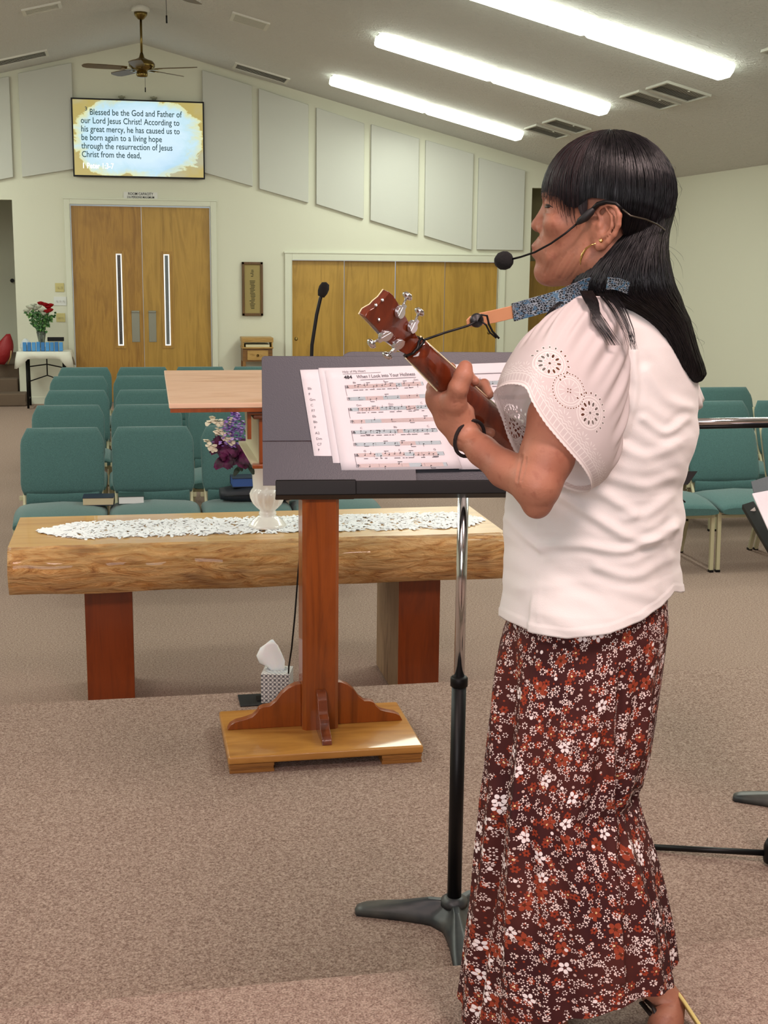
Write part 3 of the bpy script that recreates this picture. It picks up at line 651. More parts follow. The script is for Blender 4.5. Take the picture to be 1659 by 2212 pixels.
for i in range(170):
    t=r.random(); px=508-6*t+r.gauss(0,1)*(4+15*(1-t)); py=882+85*(1-t)+r.uniform(-4,4)
    if t>.75: px=507+r.gauss(0,3)
    petal(mb,P(px,py,-.09+r.uniform(-.03,.03)),(r.uniform(-1,1),-1,r.uniform(-.3,1)),(0,0,1),.02,.008,.4,3,0,0 if r.random()<.6 else 1)
mb.build('lilac_spike',[lil,lil2],fv)
for i,(px,py,nn,sc) in enumerate(((458,910,5,1.2),(474,915,6,1.2),(468,935,6,1.2),(455,962,5,1),(449,950,3,.8),(496,950,6,1.1),(486,940,4,1),(490,910,4,.8),(464,968,3,.8))):
    mb=MB(); r=random.Random(20+i)
    for k in range(nn+3): petal(mb,P(px+r.uniform(-6,6),py+r.uniform(-6,6),-.10),(r.uniform(-1,1),-1,r.uniform(-1,1)),(0,-.2,1),.022*sc,.012*sc,.5,4)
    mb.build('cream_blossom',crm,fv)
mb=MB(); r=random.Random(33)
for k in range(14): petal(mb,P(r.uniform(515,550),r.uniform(955,1010),-.02),(r.uniform(-1,.5),-.6,r.uniform(-1,.3)),(0,-1,.5),.05,.012,.3,5)
mb.build('leaves',plain('dark_leaf','#26382a',.6),fv)
# ================================================================== pulpit
oak1=wood('pulpit_oak','#964a12','#6d3209',2,.8,.33,.5,coat=.35); plyt=wood('pulpit_base_oak','#c18a42','#9c6526',0,.6,.33,.6,coat=.4); dk=wood('bracket_walnut','#7a3a1c','#4f220f',1,.8,.25,.5,coat=.5)
pf=aZ(693,1575,ZM+.065); PX,PY=pf.x,pf.y+.065
pu=thing('pulpit','wooden post pulpit with slanted reading board, ogee brackets and plank base on the platform','pulpit',(PX,PY,ZM))
a=aZ(490,1637,ZM+.06); b=aZ(912,1612,ZM+.06); c_=aZ(475,1535,ZM+.06); d_=aZ(862,1517,ZM+.06)
bx0,bx1,by0,by1=(a.x+c_.x)/2-PX,(b.x+d_.x)/2-PX,(a.y+b.y)/2-PY,(c_.y+d_.y)/2-PY
MB().box2((bx0,by0,.032),(bx1,by1,.062)).build('base_board',plyt,pu,bevel=.008)
for i in range(2):
    xx=(bx0+.005,bx0+.155) if i==0 else (bx1-.145,bx1-.005)
    MB().box2((xx[0],by0+.005,0),(xx[1],by1-.005,.011)).box2((xx[0]+.002,by0+.007,.011),(xx[1]-.002,by1-.007,.021)).box2((xx[0],by0+.005,.021),(xx[1],by1-.005,.032)).build('base_foot',wood('ply_edge','#a06c2f','#6e4318',0,2,.5),pu,bevel=.001)
pw=.0635
sec=[(-pw+.012,-pw),(pw-.012,-pw),(pw,-pw+.012),(pw,pw-.012),(pw-.012,pw),(-pw+.012,pw),(-pw,pw-.012),(-pw,-pw+.012)]
MB().loft([[(p_[0],p_[1],z) for p_ in sec] for z in (.062,1.02)],smooth=False).build('post',oak1,pu)
og=[(0,0),(0,.158),(.02,.156),(.045,.145),(.07,.125),(.09,.098),(.112,.082),(.135,.080),(.15,.074),(.158,.06),(.175,.045),(.205,.036),(.235,.030),(.255,.018),(.265,0)]
def bracket(dirx,diry,L,H,th,mat,z0=.062):
    n=Vector((-diry,dirx,0))*th/2; d=Vector((dirx,diry,0)); s0=d*pw
    return MB().prism([(p_[0]/.265*L,p_[1]/.158*H) for p_ in og],lambda p:s0+d*p[0]+n+Vector((0,0,z0+p[1])),lambda p:s0+d*p[0]-n+Vector((0,0,z0+p[1])))
bracket(-1,0,.262,.158,.034,oak1).build('bracket',oak1,pu,bevel=.002); bracket(1,0,.242,.158,.034,oak1).build('bracket',oak1,pu,bevel=.002)
bracket(0,-1,.155,.15,.034,dk).build('bracket',dk,pu,bevel=.002); bracket(0,1,.13,.15,.034,dk).build('bracket',dk,pu,bevel=.002)
# head of the pulpit
def rel(p): return p-Vector((PX,PY,ZM))
def hz(px,py,Y): return aY(px,py,Y).z-ZM
yn,yf=4.24-PY,4.78-PY; zn=hz(365,872,4.24); zf=hz(360,800,4.78); bxl=aY(365,872,4.24).x-PX; bxr=-bxl-.02
bd=wood('reading_board','#ecc9ac','#cfa17c',0,.7,.35,.5,coat=.4)
MB().add([(bxl,yn,zn),(bxr,yn,zn),(bxr,yf,zf),(bxl,yf,zf),(bxl,yn,zn-.016),(bxr,yn,zn-.016),(bxr,yf,zf-.016),(bxl,yf,zf-.016)],[(0,1,2,3),(4,7,6,5),(0,4,5,1),(1,5,6,2),(2,6,7,3),(3,7,4,0)]).build('reading_board',bd,pu,bevel=.002)
MB().box2((bxl+.004,yn+.004,zn-.03),(bxr-.004,yn+.02,zn-.017)).build('board_rail',oak1,pu)
sz=hz(545,1003,4.26); sx=aY(545,1003,4.26).x-PX; sy=aZ(515,953,sz+ZM).y-PY; syn=4.26-PY
cxw=aY(560,985,4.28).x-PX; topz=hz(560,895,4.28)
cream=plain('cream_lit_face','#c9c2a4',.5)  # whitish paint, with window light on the faces put into the colour
box_=MB().box2((cxw,syn+.02,sz),(-cxw,syn+.04,topz)); box_.box2((-cxw-.012,syn+.02,sz),(-cxw,sy-.05,topz)); box_.build('head_front_panel',oak1,pu,bevel=.002)
MB().box2((cxw,syn+.04,sz),(cxw+.012,sy-.02,topz+.02)).build('head_side_panel',cream,pu)
MB().box2((sx,syn-.01,sz-.014),(-sx,syn+.03,sz)).box2((sx+.06,syn-.004,sz-.045),(-sx-.06,syn+.03,sz-.014)).build('head_shelf_lip',oak1,pu,bevel=.003)
MB().box2((sx,syn+.03,sz-.008),(-sx,sy,sz)).build('head_shelf',cream,pu)
MB().box2((cxw-.035,syn-.005,topz),(-cxw+.035,syn+.18,topz+.012)).box2((cxw-.02,syn,topz-.014),(-cxw+.02,syn+.17,topz)).build('head_moulding',wood('moulding_dark','#6d3a16','#45210b',0),pu,bevel=.003)
MB().box2((cxw-.01,syn+.02,topz+.012),(-cxw+.01,syn+.12,zn-.018)).build('head_block',oak1,pu)
mb=MB(); q=[(535,878),(530,878),(516,878),(530,932),(536,932)]
bxk=aY(533,905,4.3).x-PX
mb.prism([(0,0),(.0,-.10),(.012,-.10),(.12,0)],lambda p:(bxk,syn+.03+p[0],zn-.02+p[1]+.0),lambda p:(bxk+.012,syn+.03+p[0],zn-.02+p[1])).build('board_brace',cream,pu)
MB().box2((bxk,syn+.02,zn-.125),(bxk+.013,syn+.03,zn-.02)).build('brace_edge',oak1,pu)
cp=[(556,1004),(578,1010),(588,1022),(593,1040),(618,1047),(636,1062),(652,1082),(692,1082)]
cpp=[aY(a_,b_,4.32) for a_,b_ in cp]; cpp=[(p.x-PX,p.z-ZM) for p in cpp]; full=cpp[:-1]+[(-x_,z_) for x_,z_ in reversed(cpp[:-1])]
full=[(x_,z_) for x_,z_ in full]+[(-cpp[0][0],sz-.02),(cpp[0][0],sz-.02)]
MB().prism(full,lambda p:(p[0],4.33-PY,p[1]),lambda p:(p[0],4.38-PY,p[1])).build('head_corbel',wood('corbel_red','#8e3f18','#5f260c',0,.8,.3,coat=.4),pu,bevel=.002)
MB().box2((-.05,-pw-.012,.93),(.05,-pw,1.02)).build('post_plate',dk,pu,bevel=.002)
# gooseneck microphone on the reading board
p0=aY(672,800,4.62); p1=aY(674,745,4.62); p2=aY(684,680,4.62); p3=aY(692,645,4.62); p4=aY(698,628,4.62)
gm_=thing('gooseneck_microphone','black gooseneck microphone rising from the pulpit reading board','microphone',p0)
r0=lambda p:p-p0
b0=Vector((p0.x,p0.y,ZM+zf-.03))-p0
MB().tube([b0,r0(p0),r0(p1),r0(p2),r0(p3),r0(p4)],.0065,10).build('gooseneck',M['blackp'],gm_)
MB().lathe([(0,-.03),(.012,-.028),(.018,-.012),(.019,.004),(.014,.02),(0,.026)],r0(p4)+Vector((.002,0,.006)),16,Matrix.Rotation(.35,4,'Y')).build('foam_cap',plain('foam','#0b0b0c',.95,bs=.5,bd=.002,sc=300),gm_)
MB().lathe([(0,0),(.022,0),(.022,.012),(.012,.02),(0,.02)],b0,16).build('mount',M['blackp'],gm_)
cab=MB().tube([aY(653,1085,4.60),aY(649,1180,4.60),aY(643,1250,4.60),aY(637,1330,4.60),aY(630,1400,4.62),aY(624,1440,4.66),aZ(622,1475,ZM+.004),aZ(600,1500,ZM+.004)],.0032,6).build('microphone_cable',M['blackp']); tag(cab,'thin black cable hanging down behind the pulpit post to the tissue box','cable')
# tissue box on the platform
tbx=aZ(572,1524,ZM); tb_=thing('tissue_box','patterned tissue box with a white tissue sticking out behind the pulpit base','tissue box',(tbx.x+.055,tbx.y+.055,ZM),-.25)
xt=N('tissue_pattern','#cfcfcf',.5); co=xt.coord(scale=(1,1,1)); sp=xt.n('ShaderNodeSeparateXYZ'); xt.l(co,sp.inputs[0])
h_=xt.math('ADD',sp.outputs[0],sp.outputs[1]); s1=xt.math('SINE',xt.math('MULTIPLY',xt.math('ADD',h_,sp.outputs[2]),190.)); s2=xt.math('SINE',xt.math('MULTIPLY',xt.math('SUBTRACT',h_,sp.outputs[2]),190.))
mm=xt.math('MAXIMUM',xt.math('ABSOLUTE',s1),xt.math('ABSOLUTE',s2)); s3=xt.math('MULTIPLY',s1,s2)
c=xt.ramp(mm,[(.82,'#dcdad6'),(.95,'#8d8c90')]); c=xt.mix(xt.ramp(s3,[(.25,(0,0,0)),(.5,(.8,.8,.8))]),c,'#55535a'); xt.col(c)
MB().box((0,0,.062),(.112,.112,.124)).build('carton',xt.m,tb_,bevel=.003)
MB().lathe([(.03,.1245),(.036,.128),(.044,.1265),(.046,.1245)],n=24,cap=False).build('opening_rim',plain('rim_clear','#b9bdc0',.2),tb_)
mb=MB(); rr=[]
for i,(z_,w_,dx,tk) in enumerate(((.12,.030,0,.012),(.135,.034,-.005,.014),(.155,.05,-.02,.012),(.185,.050,-.032,.010),(.215,.036,-.032,.008),(.235,.012,-.025,.004))):
    rr.append([(dx+w_*math.cos(2*PI*j/18),tk*math.sin(2*PI*j/18)*(1+.5*math.cos(3*2*PI*j/18)),z_+(.012 if i>1 else 0)*math.cos(2*PI*j/18+1)) for j in range(18)])
ti=mb.loft(rr).build('tissue',plain('tissue_paper','#eef0f2',.9,Subsurface_Weight=.2),tb_)
fp=aZ(548,1514,ZM); o=thing('floor_box','dark square floor outlet plate set in the platform carpet behind the pulpit base','floor outlet',(fp.x,fp.y,ZM))
MB().box((0,0,.004),(.115,.13,.006)).build('cover_plate',plain('slate_plastic','#1f2426',.5),o,bevel=.002); MB().box((.03,.0,.009),(.04,.055,.005)).build('outlet_flap',M['blackp'],o,bevel=.002)
# ================================================================== music stands
gmetal=N('stand_black_paint','#3b3c46',.42); gmetal.bump(gmetal.noise(gmetal.coord(),350,2),.15,.002); GM=gmetal.m
cast=N('cast_base','#33383c',.42); cn=cast.ramp(cast.noise(cast.coord(),9,3),[(.4,'#2b3033'),(.65,'#4c4c48')]); cast.col(cn); CM=cast.m
def base_casting(parent,rot,rmax=.235):
    """three curved cast arms that blend into a dome"""
    mb=MB(); n=96; rings=[]
    def rad(a,k):
        v=max(0,math.cos(1.5*(((a-rot+PI/3)%(2*PI/3))-PI/3)))**1.0
        arm=math.exp(-(((a-rot+PI/3)%(2*PI/3)-PI/3)/.19)**2)
        return .062+(rmax-.062)*arm
    for k,(f,z) in enumerate(((1.0,.0),(1.0,.012),(.95,.02),(.75,.028),(.5,.042),(.3,.055),(.15,.062))):
        ring=[]
        for j in range(n):
            a=2*PI*j/n; R_=rad(a,k); r_=.045+(R_-.045)*f if f>.15 else .03
            ring.append((r_*math.cos(a),r_*math.sin(a),z+(.012*(1-r_/rmax) if k>1 else 0)))
        rings.append(ring)
    mb.loft(rings); mb.lathe([(.034,.05),(.034,.07),(.024,.078),(0,.078)],n=24); return mb.build('cast_base',CM,parent)
pb=aZ(983,1998,ZM)
ms=thing('music_stand','black music stand with chrome shaft holding the hymn sheets beside the pulpit','music stand',(pb.x,3.05,ZM))
def arm_poly(r0,r1,w0,w1,ang,bend=0):
    L=[];R_=[]
    for i in range(9):
        t=i/8; r=r0+(r1-r0)*t; w=(w0+(w1-w0)*min(1,t*1.0)**.6)/2; a=ang+bend*t
        c0=Vector((math.cos(a)*r,math.sin(a)*r,0)); nn=Vector((-math.sin(a),math.cos(a),0)); L.append(c0+nn*w); R_.append(c0-nn*w)
    return L,R_
def tri_base(parent,angs,rmax):
    # outline of three arms joined by concave fillets
    out=[]; n=len(angs)
    for i in range(n):
        a=angs[i]; b=angs[(i+1)%n]; 
        if b<a: b+=2*PI
        tip=.024
        for s in (-1,-.5,.5,1): out.append((rmax*math.cos(a)-math.sin(a)*tip*s+.014*(1-abs(s))*math.cos(a),rmax*math.sin(a)+math.cos(a)*tip*s+.014*(1-abs(s))*math.sin(a)))
        for k in range(1,10):
            t=k/10; aa=a+(b-a)*t; v=abs(2*t-1); rr=.062+(rmax-.062)*v**4.2; out.append((rr*math.cos(aa),rr*math.sin(aa)))
    mb=MB(); rings=[]
    for z,f in ((0,1),(.014,1),(.022,.93),(.03,.8),(.042,.55),(.056,.34),(.062,.26)):
        rings.append([((x_*f),(y_*f),z) for x_,y_ in out])
    mb.loft(rings); mb.lathe([(.036,.05),(.034,.066),(.026,.07),(.024,.074),(0,.074)],n=24); return mb.build('cast_base',CM,parent)
tri_base(ms,[math.radians(158),math.radians(262),math.radians(38)],.255)
MB().tube([(0,0,.07),(0,0,.655)],.0185,24).build('outer_tube',M['blackp'],ms)
MB().lathe([(.0185,.645),(.022,.647),(.022,.668),(.018,.672),(0,.672)],n=24).build('collar',M['black'],ms)
MB().tube([(0,0,.665),(0,0,1.16)],.0135,24).build('inner_tube',M['chrome'],ms)
# desk plane
DR=math.radians(-5); dX=Vector((math.cos(DR),math.sin(DR),0)); tilt=math.radians(20)
dN0=Vector((math.sin(DR),-math.cos(DR),0))      # horizontal, towards camera
dU=(Vector((0,0,1))*math.cos(tilt)-dN0*math.sin(tilt)).normalized(); dN=dX.cross(dU).normalized()
if dN.y>0: dN=-dN
D0=Vector((pb.x,3.02,0)); D0.z=aY(997,1046,3.02).z   # bottom centre of the desk face
def onD(px,py,off=0):
    v=ray(px,py); t=((D0+dN*off-O_).dot(dN))/v.dot(dN); return O_+v*t
def duv(px,py):
    p=onD(px,py)-D0; return p.dot(dX),p.dot(dU)
oM=Vector((pb.x,3.05,ZM))
def dl(u,v,w=0): return D0+dX*u+dU*v+dN*w-oM
hw=.29; uT=duv(735,757)[1]; uL=duv(735,757)[0]
def rr_poly(u0,v0,u1,v1,r,corners=(0,0,1,1)):
    out=[]
    for (cu,cv,a0),c in zip(((u0,v0,PI),(u1,v0,1.5*PI),(u1,v1,0),(u0,v1,.5*PI)),corners):
        if not c: out.append((cu,cv)); continue
        ccu=cu+(r if cu==u0 else -r); ccv=cv+(r if cv==v0 else -r)
        for k in range(6): a=a0+PI/2*k/5; out.append((ccu+r*math.cos(a),ccv+r*math.sin(a)))
    return out
MB().prism(rr_poly(uL,0,-uL,uT,.03),lambda p:dl(p[0],p[1],-.012),lambda p:dl(p[0],p[1],-.009)).build('desk_panel',GM,ms,bevel=.001)
mb=MB(); mb.add([dl(a_,b_,c_) for a_ in (uL+.01,-uL-.01) for b_,c_ in ((-.032,-.012),(-.032,.05),(.0,.052),(.002,.048),(-.026,.046),(-.026,-.012))],[(0,1,2,3,4,5),(11,10,9,8,7,6)]+[(i,(i+1)%6,6+(i+1)%6,6+i) for i in range(6)]); mb.build('desk_lip',M['black'],ms,bevel=.002)
e0=duv(565,768); e1=duv(890,770); e2=duv(584,952)
mb=MB(); mb.prism(rr_poly(e0[0],e2[1],e1[0],e0[1],.008),lambda p:dl(p[0],p[1],-.006),lambda p:dl(p[0],p[1],-.003))
mb.build('extension_panel',GM,ms,bevel=.001)
MB().add([dl(e0[0],e2[1],-.006),dl(e1[0],e2[1],-.006),dl(e1[0],-.002,.012),dl(e0[0],-.002,.012),dl(e0[0],e2[1],-.009),dl(e1[0],e2[1],-.009),dl(e1[0],-.002,.009),dl(e0[0],-.002,.009)],[(0,1,2,3),(7,6,5,4),(0,4,5,1),(1,5,6,2),(2,6,7,3),(3,7,4,0)]).build('extension_lit_fold',GM,ms)  # bend added so the lower part catches light and looks paler
l0=duv(594,1040)[0]; l1=duv(765,1040)[0]
mb=MB(); mb.add([dl(a_,b_,c_) for a_ in (l0,l1) for b_,c_ in ((-.034,-.008),(-.034,.058),(.0,.060),(.004,.056),(-.028,.052),(-.028,-.008))],[(0,1,2,3,4,5),(11,10,9,8,7,6)]+[(i,(i+1)%6,6+(i+1)%6,6+i) for i in range(6)]); mb.build('extension_lip',M['black'],ms,bevel=.003)
MB().box(tuple(dl(0,.12,-.03)),(.08,.03,.10)).build('tilt_bracket',M['black'],ms,bevel=.004)
# hymn sheets
pap=N('sheet_paper','#e9e4ea',.8); pn=pap.noise(pap.coord(),14,3); pap.bump(pn,.25,.01); pap.b.inputs['Subsurface Weight'].default_value=0; PM=pap.m
inkg=plain('print_grey','#6e6a72',.8); inkd=plain('print_dark','#2f2c33',.8); blu=plain('marker_blue','#d3e5ec',.8); pnk=plain('marker_pink','#f0dcda',.8)
def sheet(corn,off,name,label,wav=.0012,group='hymn sheets on the music stand'):
    """corn: pixel corners tl,tr,br,bl laid in the desk plane; returns empty, mapper (s,t)->world"""
    P4=[onD(*c,off) for c in corn]; o0=P4[3]
    t=thing(name,label,'sheet music',o0,group=group)
    def mp(s,v,lift=0):
        a=P4[3]*(1-s)+P4[2]*s; b=P4[0]*(1-s)+P4[1]*s; return a*(1-v)+b*v-o0+dN*(lift+wav*math.sin(5*s+3*v)*v)
    n=10; mb=MB(); vs=[mp(i/n,j/n) for j in range(n+1) for i in range(n+1)]
    mb.add(vs,[(j*(n+1)+i,j*(n+1)+i+1,(j+1)*(n+1)+i+1,(j+1)*(n+1)+i) for j in range(n) for i in range(n)],True)
    o=mb.build('paper',PM,t,recalc=False); s_=o.modifiers.new('t','SOLIDIFY'); s_.thickness=.0008
    return t,mp
def write(t,mp,txt,s,v,size,mat,sx=1,bold=0):
    c=bpy.data.curves.new('x','FONT'); c.body=txt; c.size=1; c.resolution_u=2; c.offset=bold
    q=bpy.data.objects.new('x',c); C.objects.link(q); dg=bpy.context.evaluated_depsgraph_get(); dg.update(); me=bpy.data.meshes.new_from_object(q.evaluated_get(dg)); bpy.data.objects.remove(q)
    for vv in me.vertices:
        x_,y_=vv.co.x*size*sx,vv.co.y*size; vv.co=mp(s+x_/.235,v+y_/.27,.0013)
    me.materials.clear(); me.materials.append(mat); o=bpy.data.objects.new('print',me); C.objects.link(o); o.parent=t; return o
def stave_block(t,mp,rows,s0,s1,seed,skew=0):
    r=random.Random(seed); g=MB(); k_=MB(); hb=MB(); hp=MB()
    def q(mb,sa,va,sb,vb,l): mb.add([mp(sa,va,l),mp(sb,va,l),mp(sb,vb,l),mp(sa,vb,l)],[(0,1,2,3)])
    for ri,v in enumerate(rows):
        a,b=s0+skew*ri,s1+skew*ri
        s=a+.02
        while s<b-.02:
            w=r.uniform(.05,.2); q(hb if r.random()<(.62 if ri%2==0 else .4) else hp,s,v-.004,min(b,s+w),v+.032,.0009); s+=w
        for k in range(5): q(g,a,v+.007*k,b,v+.007*k+.0016,.0012)
        q(g,a,v,a+.003,v+.03,.0013); q(g,b-.003,v,b,v+.03,.0013)
        for k in range(1,4): sa=a+(b-a)*k/4; q(g,sa,v,sa+.0022,v+.029,.0013)
        n=r.randint(12,18) if ri%2==0 else r.randint(5,8)
        for k in range(n):
            sa=a+.07+(b-a-.09)*(k+.5*r.random())/n; vv=v+r.choice((.0,.007,.014,.021)); q(k_,sa,vv,sa+.012,vv+.007,.0014); up=r.random()<.5
            q(k_,sa+(.010 if up else 0),vv,sa+(.0125 if up else .0025),vv+(.026 if up else -.022),.0014)
            if r.random()<.4: q(k_,sa,vv+(.024 if up else -.022),sa+.04,vv+(.028 if up else -.018),.0014)
        write(t,mp,'&' if ri%2==0 else '9:',a+.008,v+.002,.010,inkd,1)
        if ri%2==0:
            s=a+.07
            while s<b-.08:
                w=r.uniform(.01,.05); q(g,s,v-.024,s+w,v-.018,.0012); s+=w+r.choice((.008,.02,.06))
            for k in range(3): write(t,mp,r.choice(('F','C','Dm','G','Bb','C7')),a+.08+.3*k,v+.045,.007,inkg)
        if ri%2==0: q(g,a-.004,v-.075,a-.001,v+.03,.0012)
    for mb,nm,mt in ((g,'stave_lines',inkg),(k_,'notes',inkd),(hb,'blue_marker',blu),(hp,'pink_marker',pnk)):
        if mb.v: mb.build(nm,mt,t,recalc=False)
t,mp=sheet([(648,799),(860,792),(910,1012),(684,1018)],.0,'hymn_sheet','white sheet at the bottom of the pile, its edge showing at the outer side')
for i in range(12): write(t,mp,['Bb','F','Gm','C','F7','Eb','Bb','F','A2','Dm','C7','F'][i],.045,.80-.055*i,.009,inkg)
t,mp=sheet([(688,795),(900,790),(945,1010),(722,1016)],.0030,'hymn_sheet','middle white sheet of the pile showing a thin strip of its margin')
t,mp=sheet([(702,800),(915,789),(998,1012),(738,1017)],.0060,'hymn_sheet','hymn sheet number 484 with marked staves lying on top of the pile')
write(t,mp,'484',.175,.905,.0125,inkd,1,.03); write(t,mp,'When I Look into Your Holiness',.30,.905,.0125,inkg,.82,.01); write(t,mp,'Holy of My Heart',.17,.965,.0085,inkg,.9)
def qq(t,mp,sa,va,sb,vb,mat,l=.0013): return MB().add([mp(sa,va,l),mp(sb,va,l),mp(sb,vb,l),mp(sa,vb,l)],[(0,1,2,3)]).build('rule',mat,t,recalc=False)
qq(t,mp,.17,.952,.55,.955,inkg); qq(t,mp,.33,.885,.88,.889,inkg)
stave_block(t,mp,[.81,.69,.585,.465,.36,.24,.135,.03],.17,.93,5,-.006)
t,mp=sheet([(912,789),(1135,782),(1200,1012),(992,1014)],.0006,'hymn_sheet','pair of white music sheets behind the singer\'s fretting hand')
qq(t,mp,.25,.90,.95,.905,inkg); stave_block(t,mp,[.80,.66,.52,.38,.24,.10],.12,.95,9)
# ================================================================== second stand, microphone stand, small tray (behind the singer)
m2=thing('music_stand','black music stand cut off by the frame edge beyond the singer','music stand',(2.14,3.52,ZM))
tri_base(m2,[math.radians(150),math.radians(270),math.radians(30)],.30)
MB().tube([(0,0,.07),(0,0,.66)],.018,16).build('outer_tube',M['blackp'],m2); MB().tube([(0,0,.6),(-.05,-.1,.93)],.012,16).build('inner_tube',M['chrome'],m2)
o2=Vector((2.14,3.52,ZM))
q4=[aY(1622,1040,3.35)-o2,aY(1800,985,3.30)-o2,aY(1900,1330,2.95)-o2,aY(1655,1180,3.05)-o2]
nn=(q4[1]-q4[0]).cross(q4[3]-q4[0]).normalized()*.004
MB().add(q4+[q+nn for q in q4],[(0,1,2,3),(7,6,5,4),(0,4,5,1),(1,5,6,2),(2,6,7,3),(3,7,4,0)]).build('desk_panel',GM,m2,bevel=.001)
l4=[aY(1603,1090,3.24)-o2,aY(1628,1082,3.24)-o2,aY(1712,1215,2.92)-o2,aY(1685,1230,2.92)-o2]
MB().add(l4+[q+Vector((0,.0,-.012)) for q in l4],[(0,1,2,3),(7,6,5,4),(0,4,5,1),(1,5,6,2),(2,6,7,3),(3,7,4,0)]).build('desk_lip',M['black'],m2,bevel=.001)
cl=[aY(1617,1110,3.20)-o2,aY(1630,1100,3.20)-o2,aY(1636,1118,3.18)-o2,aY(1628,1120,3.18)-o2]
MB().add([q+Vector((0,0,.004)) for q in cl]+[q+Vector((0,0,.006)) for q in cl],[(0,1,2,3),(7,6,5,4),(0,4,5,1),(1,5,6,2),(2,6,7,3),(3,7,4,0)]).build('clip',plain('clip_white','#d7cfc9',.3),m2)
sp_=[aY(1625,1066,3.16),aY(1720,1048,3.12),aY(1760,1200,2.94),aY(1676,1180,2.97)]
o=MB().add(sp_+[q+Vector((0,0,-.004)) for q in sp_],[(0,1,2,3),(7,6,5,4),(0,4,5,1),(1,5,6,2),(2,6,7,3),(3,7,4,0)]).build('song_sheet',PM); tag(o,'white song sheets lying on the music stand cut off by the frame','sheet music')
hc=aZ(1660,1848,ZM+.03)
mk=thing('microphone_stand','black tripod microphone stand with a chrome boom passing behind the singer','microphone stand',(hc.x+.01,hc.y,ZM))
MB().lathe([(0,.01),(.022,.01),(.024,.02),(.024,.06),(.016,.08),(0,.08)],n=16).build('leg_hub',M['blackp'],mk)
le=aZ(1395,1829,ZM+.012)-Vector((hc.x+.01,hc.y,ZM))
for d in (le,Vector((.20,-.30,.012)),Vector((.2,.3,.012))):
    l=MB().tube([(0,0,.036),d],.009,10).build('leg',M['blackp'],mk); MB().tube([d*.95,d*1.03],.012,10).build('rubber_foot',M['blackp'],l)
MB().tube([(0,0,.05),(0,0,aY(1750,905,hc.y).z-ZM+.03)],.011,12).build('pole',M['blackp'],mk)
bz=aY(1659,908,hc.y); ba=aY(1400,913,hc.y)
MB().tube([bz+Vector((.25,0,0))-Vector((hc.x+.01,hc.y,ZM)),ba-Vector((hc.x+.01,hc.y,ZM))],.0095,12).build('boom_arm',M['chrome'],mk)
MB().tube([bz+Vector((.25,.004,-.014))-Vector((hc.x+.01,hc.y,ZM)),ba+Vector((0,.004,-.014))-Vector((hc.x+.01,hc.y,ZM))],.006,8).build('boom_underside',M['blackp'],mk)  # black tube along the boom forms its dark underside
tp=aY(1450,1030,2.95); ty=thing('stand_tray','small black tray with dangling cords behind the singer\'s back','tray',(tp.x-.10,2.95,ZM))
MB().add([Vector(v)-Vector((tp.x-.10,2.95,ZM)) for v in (aY(1380,1017,2.96),aY(1507,1018,2.96),aY(1486,1047,2.94),aY(1370,1049,2.94),aY(1380,1017,2.975),aY(1507,1018,2.975),aY(1486,1047,2.955),aY(1370,1049,2.955))],[(0,1,2,3),(7,6,5,4),(0,4,5,1),(1,5,6,2),(2,6,7,3),(3,7,4,0)]).build('tray_plate',M['blackp'],ty)
MB().tube([(0,0,0),(0,0,aY(1440,1040,2.93).z-ZM)],.01,10).lathe([(0,0),(.10,0),(.10,.01),(.02,.02),(0,.02)],n=20).build('tray_pole',M['black'],ty)
q=lambda a_,b_:aY(a_,b_,2.9)-Vector((tp.x-.10,2.95,ZM))
MB().tube([q(1450,1050),q(1462,1068),q(1480,1085)],.002,6).tube([q(1455,1050),q(1463,1075),q(1470,1083)],.002,6).build('dangling_cord',M['blackp'],ty)
# ================================================================== the singer
HA=math.radians(33); HF=Vector((-math.cos(HA),math.sin(HA),0)); HLd=Vector((-math.sin(HA),-math.cos(HA),0)); UZ=Vector((0,0,1))
H0=aY(1300,480,2.12)
def HW(X,Y,Z): return H0+HF*X+HLd*Y+UZ*Z
def HP(px,py,lat=0):                 # point of the sight line at a given lateral offset from the head's middle plane
    v=ray(px,py); t=((H0+HLd*lat-O_).dot(HLd))/v.dot(HLd); return O_+v*t
def HX(px,py,lat=0):
    p=HP(px,py,lat)-H0; return (p.dot(HF),lat,p.z)
# --- signed distance sculpt
HV=.0026
g0=np.array([.30,1.78,1.29]); g1=np.array([1.10,2.56,2.17]); gn=np.ceil((g1-g0)/HV).astype(int)+1
Fd=np.full(gn,1.0,np.float32)
def _sub(lo,hi):
    a=np.maximum(np.floor((np.array(lo)-g0)/HV).astype(int),0); b=np.minimum(np.ceil((np.array(hi)-g0)/HV).astype(int)+1,gn)
    if (b<=a).any(): return None
    ax=[(g0[i]+HV*np.arange(a[i],b[i])).astype(np.float32) for i in range(3)]
    return (slice(a[0],b[0]),slice(a[1],b[1]),slice(a[2],b[2])),ax[0][:,None,None],ax[1][None,:,None],ax[2][None,None,:]
def _put(sl,d,k,op):
    f=Fd[sl]
    if op=='u':
        h=np.clip(.5+.5*(f-d)/k,0,1); Fd[sl]=f*(1-h)+d*h-k*h*(1-h)
    else:
        h=np.clip(.5-.5*(f+d)/k,0,1); Fd[sl]=f*(1-h)+(-d)*h+k*h*(1-h)
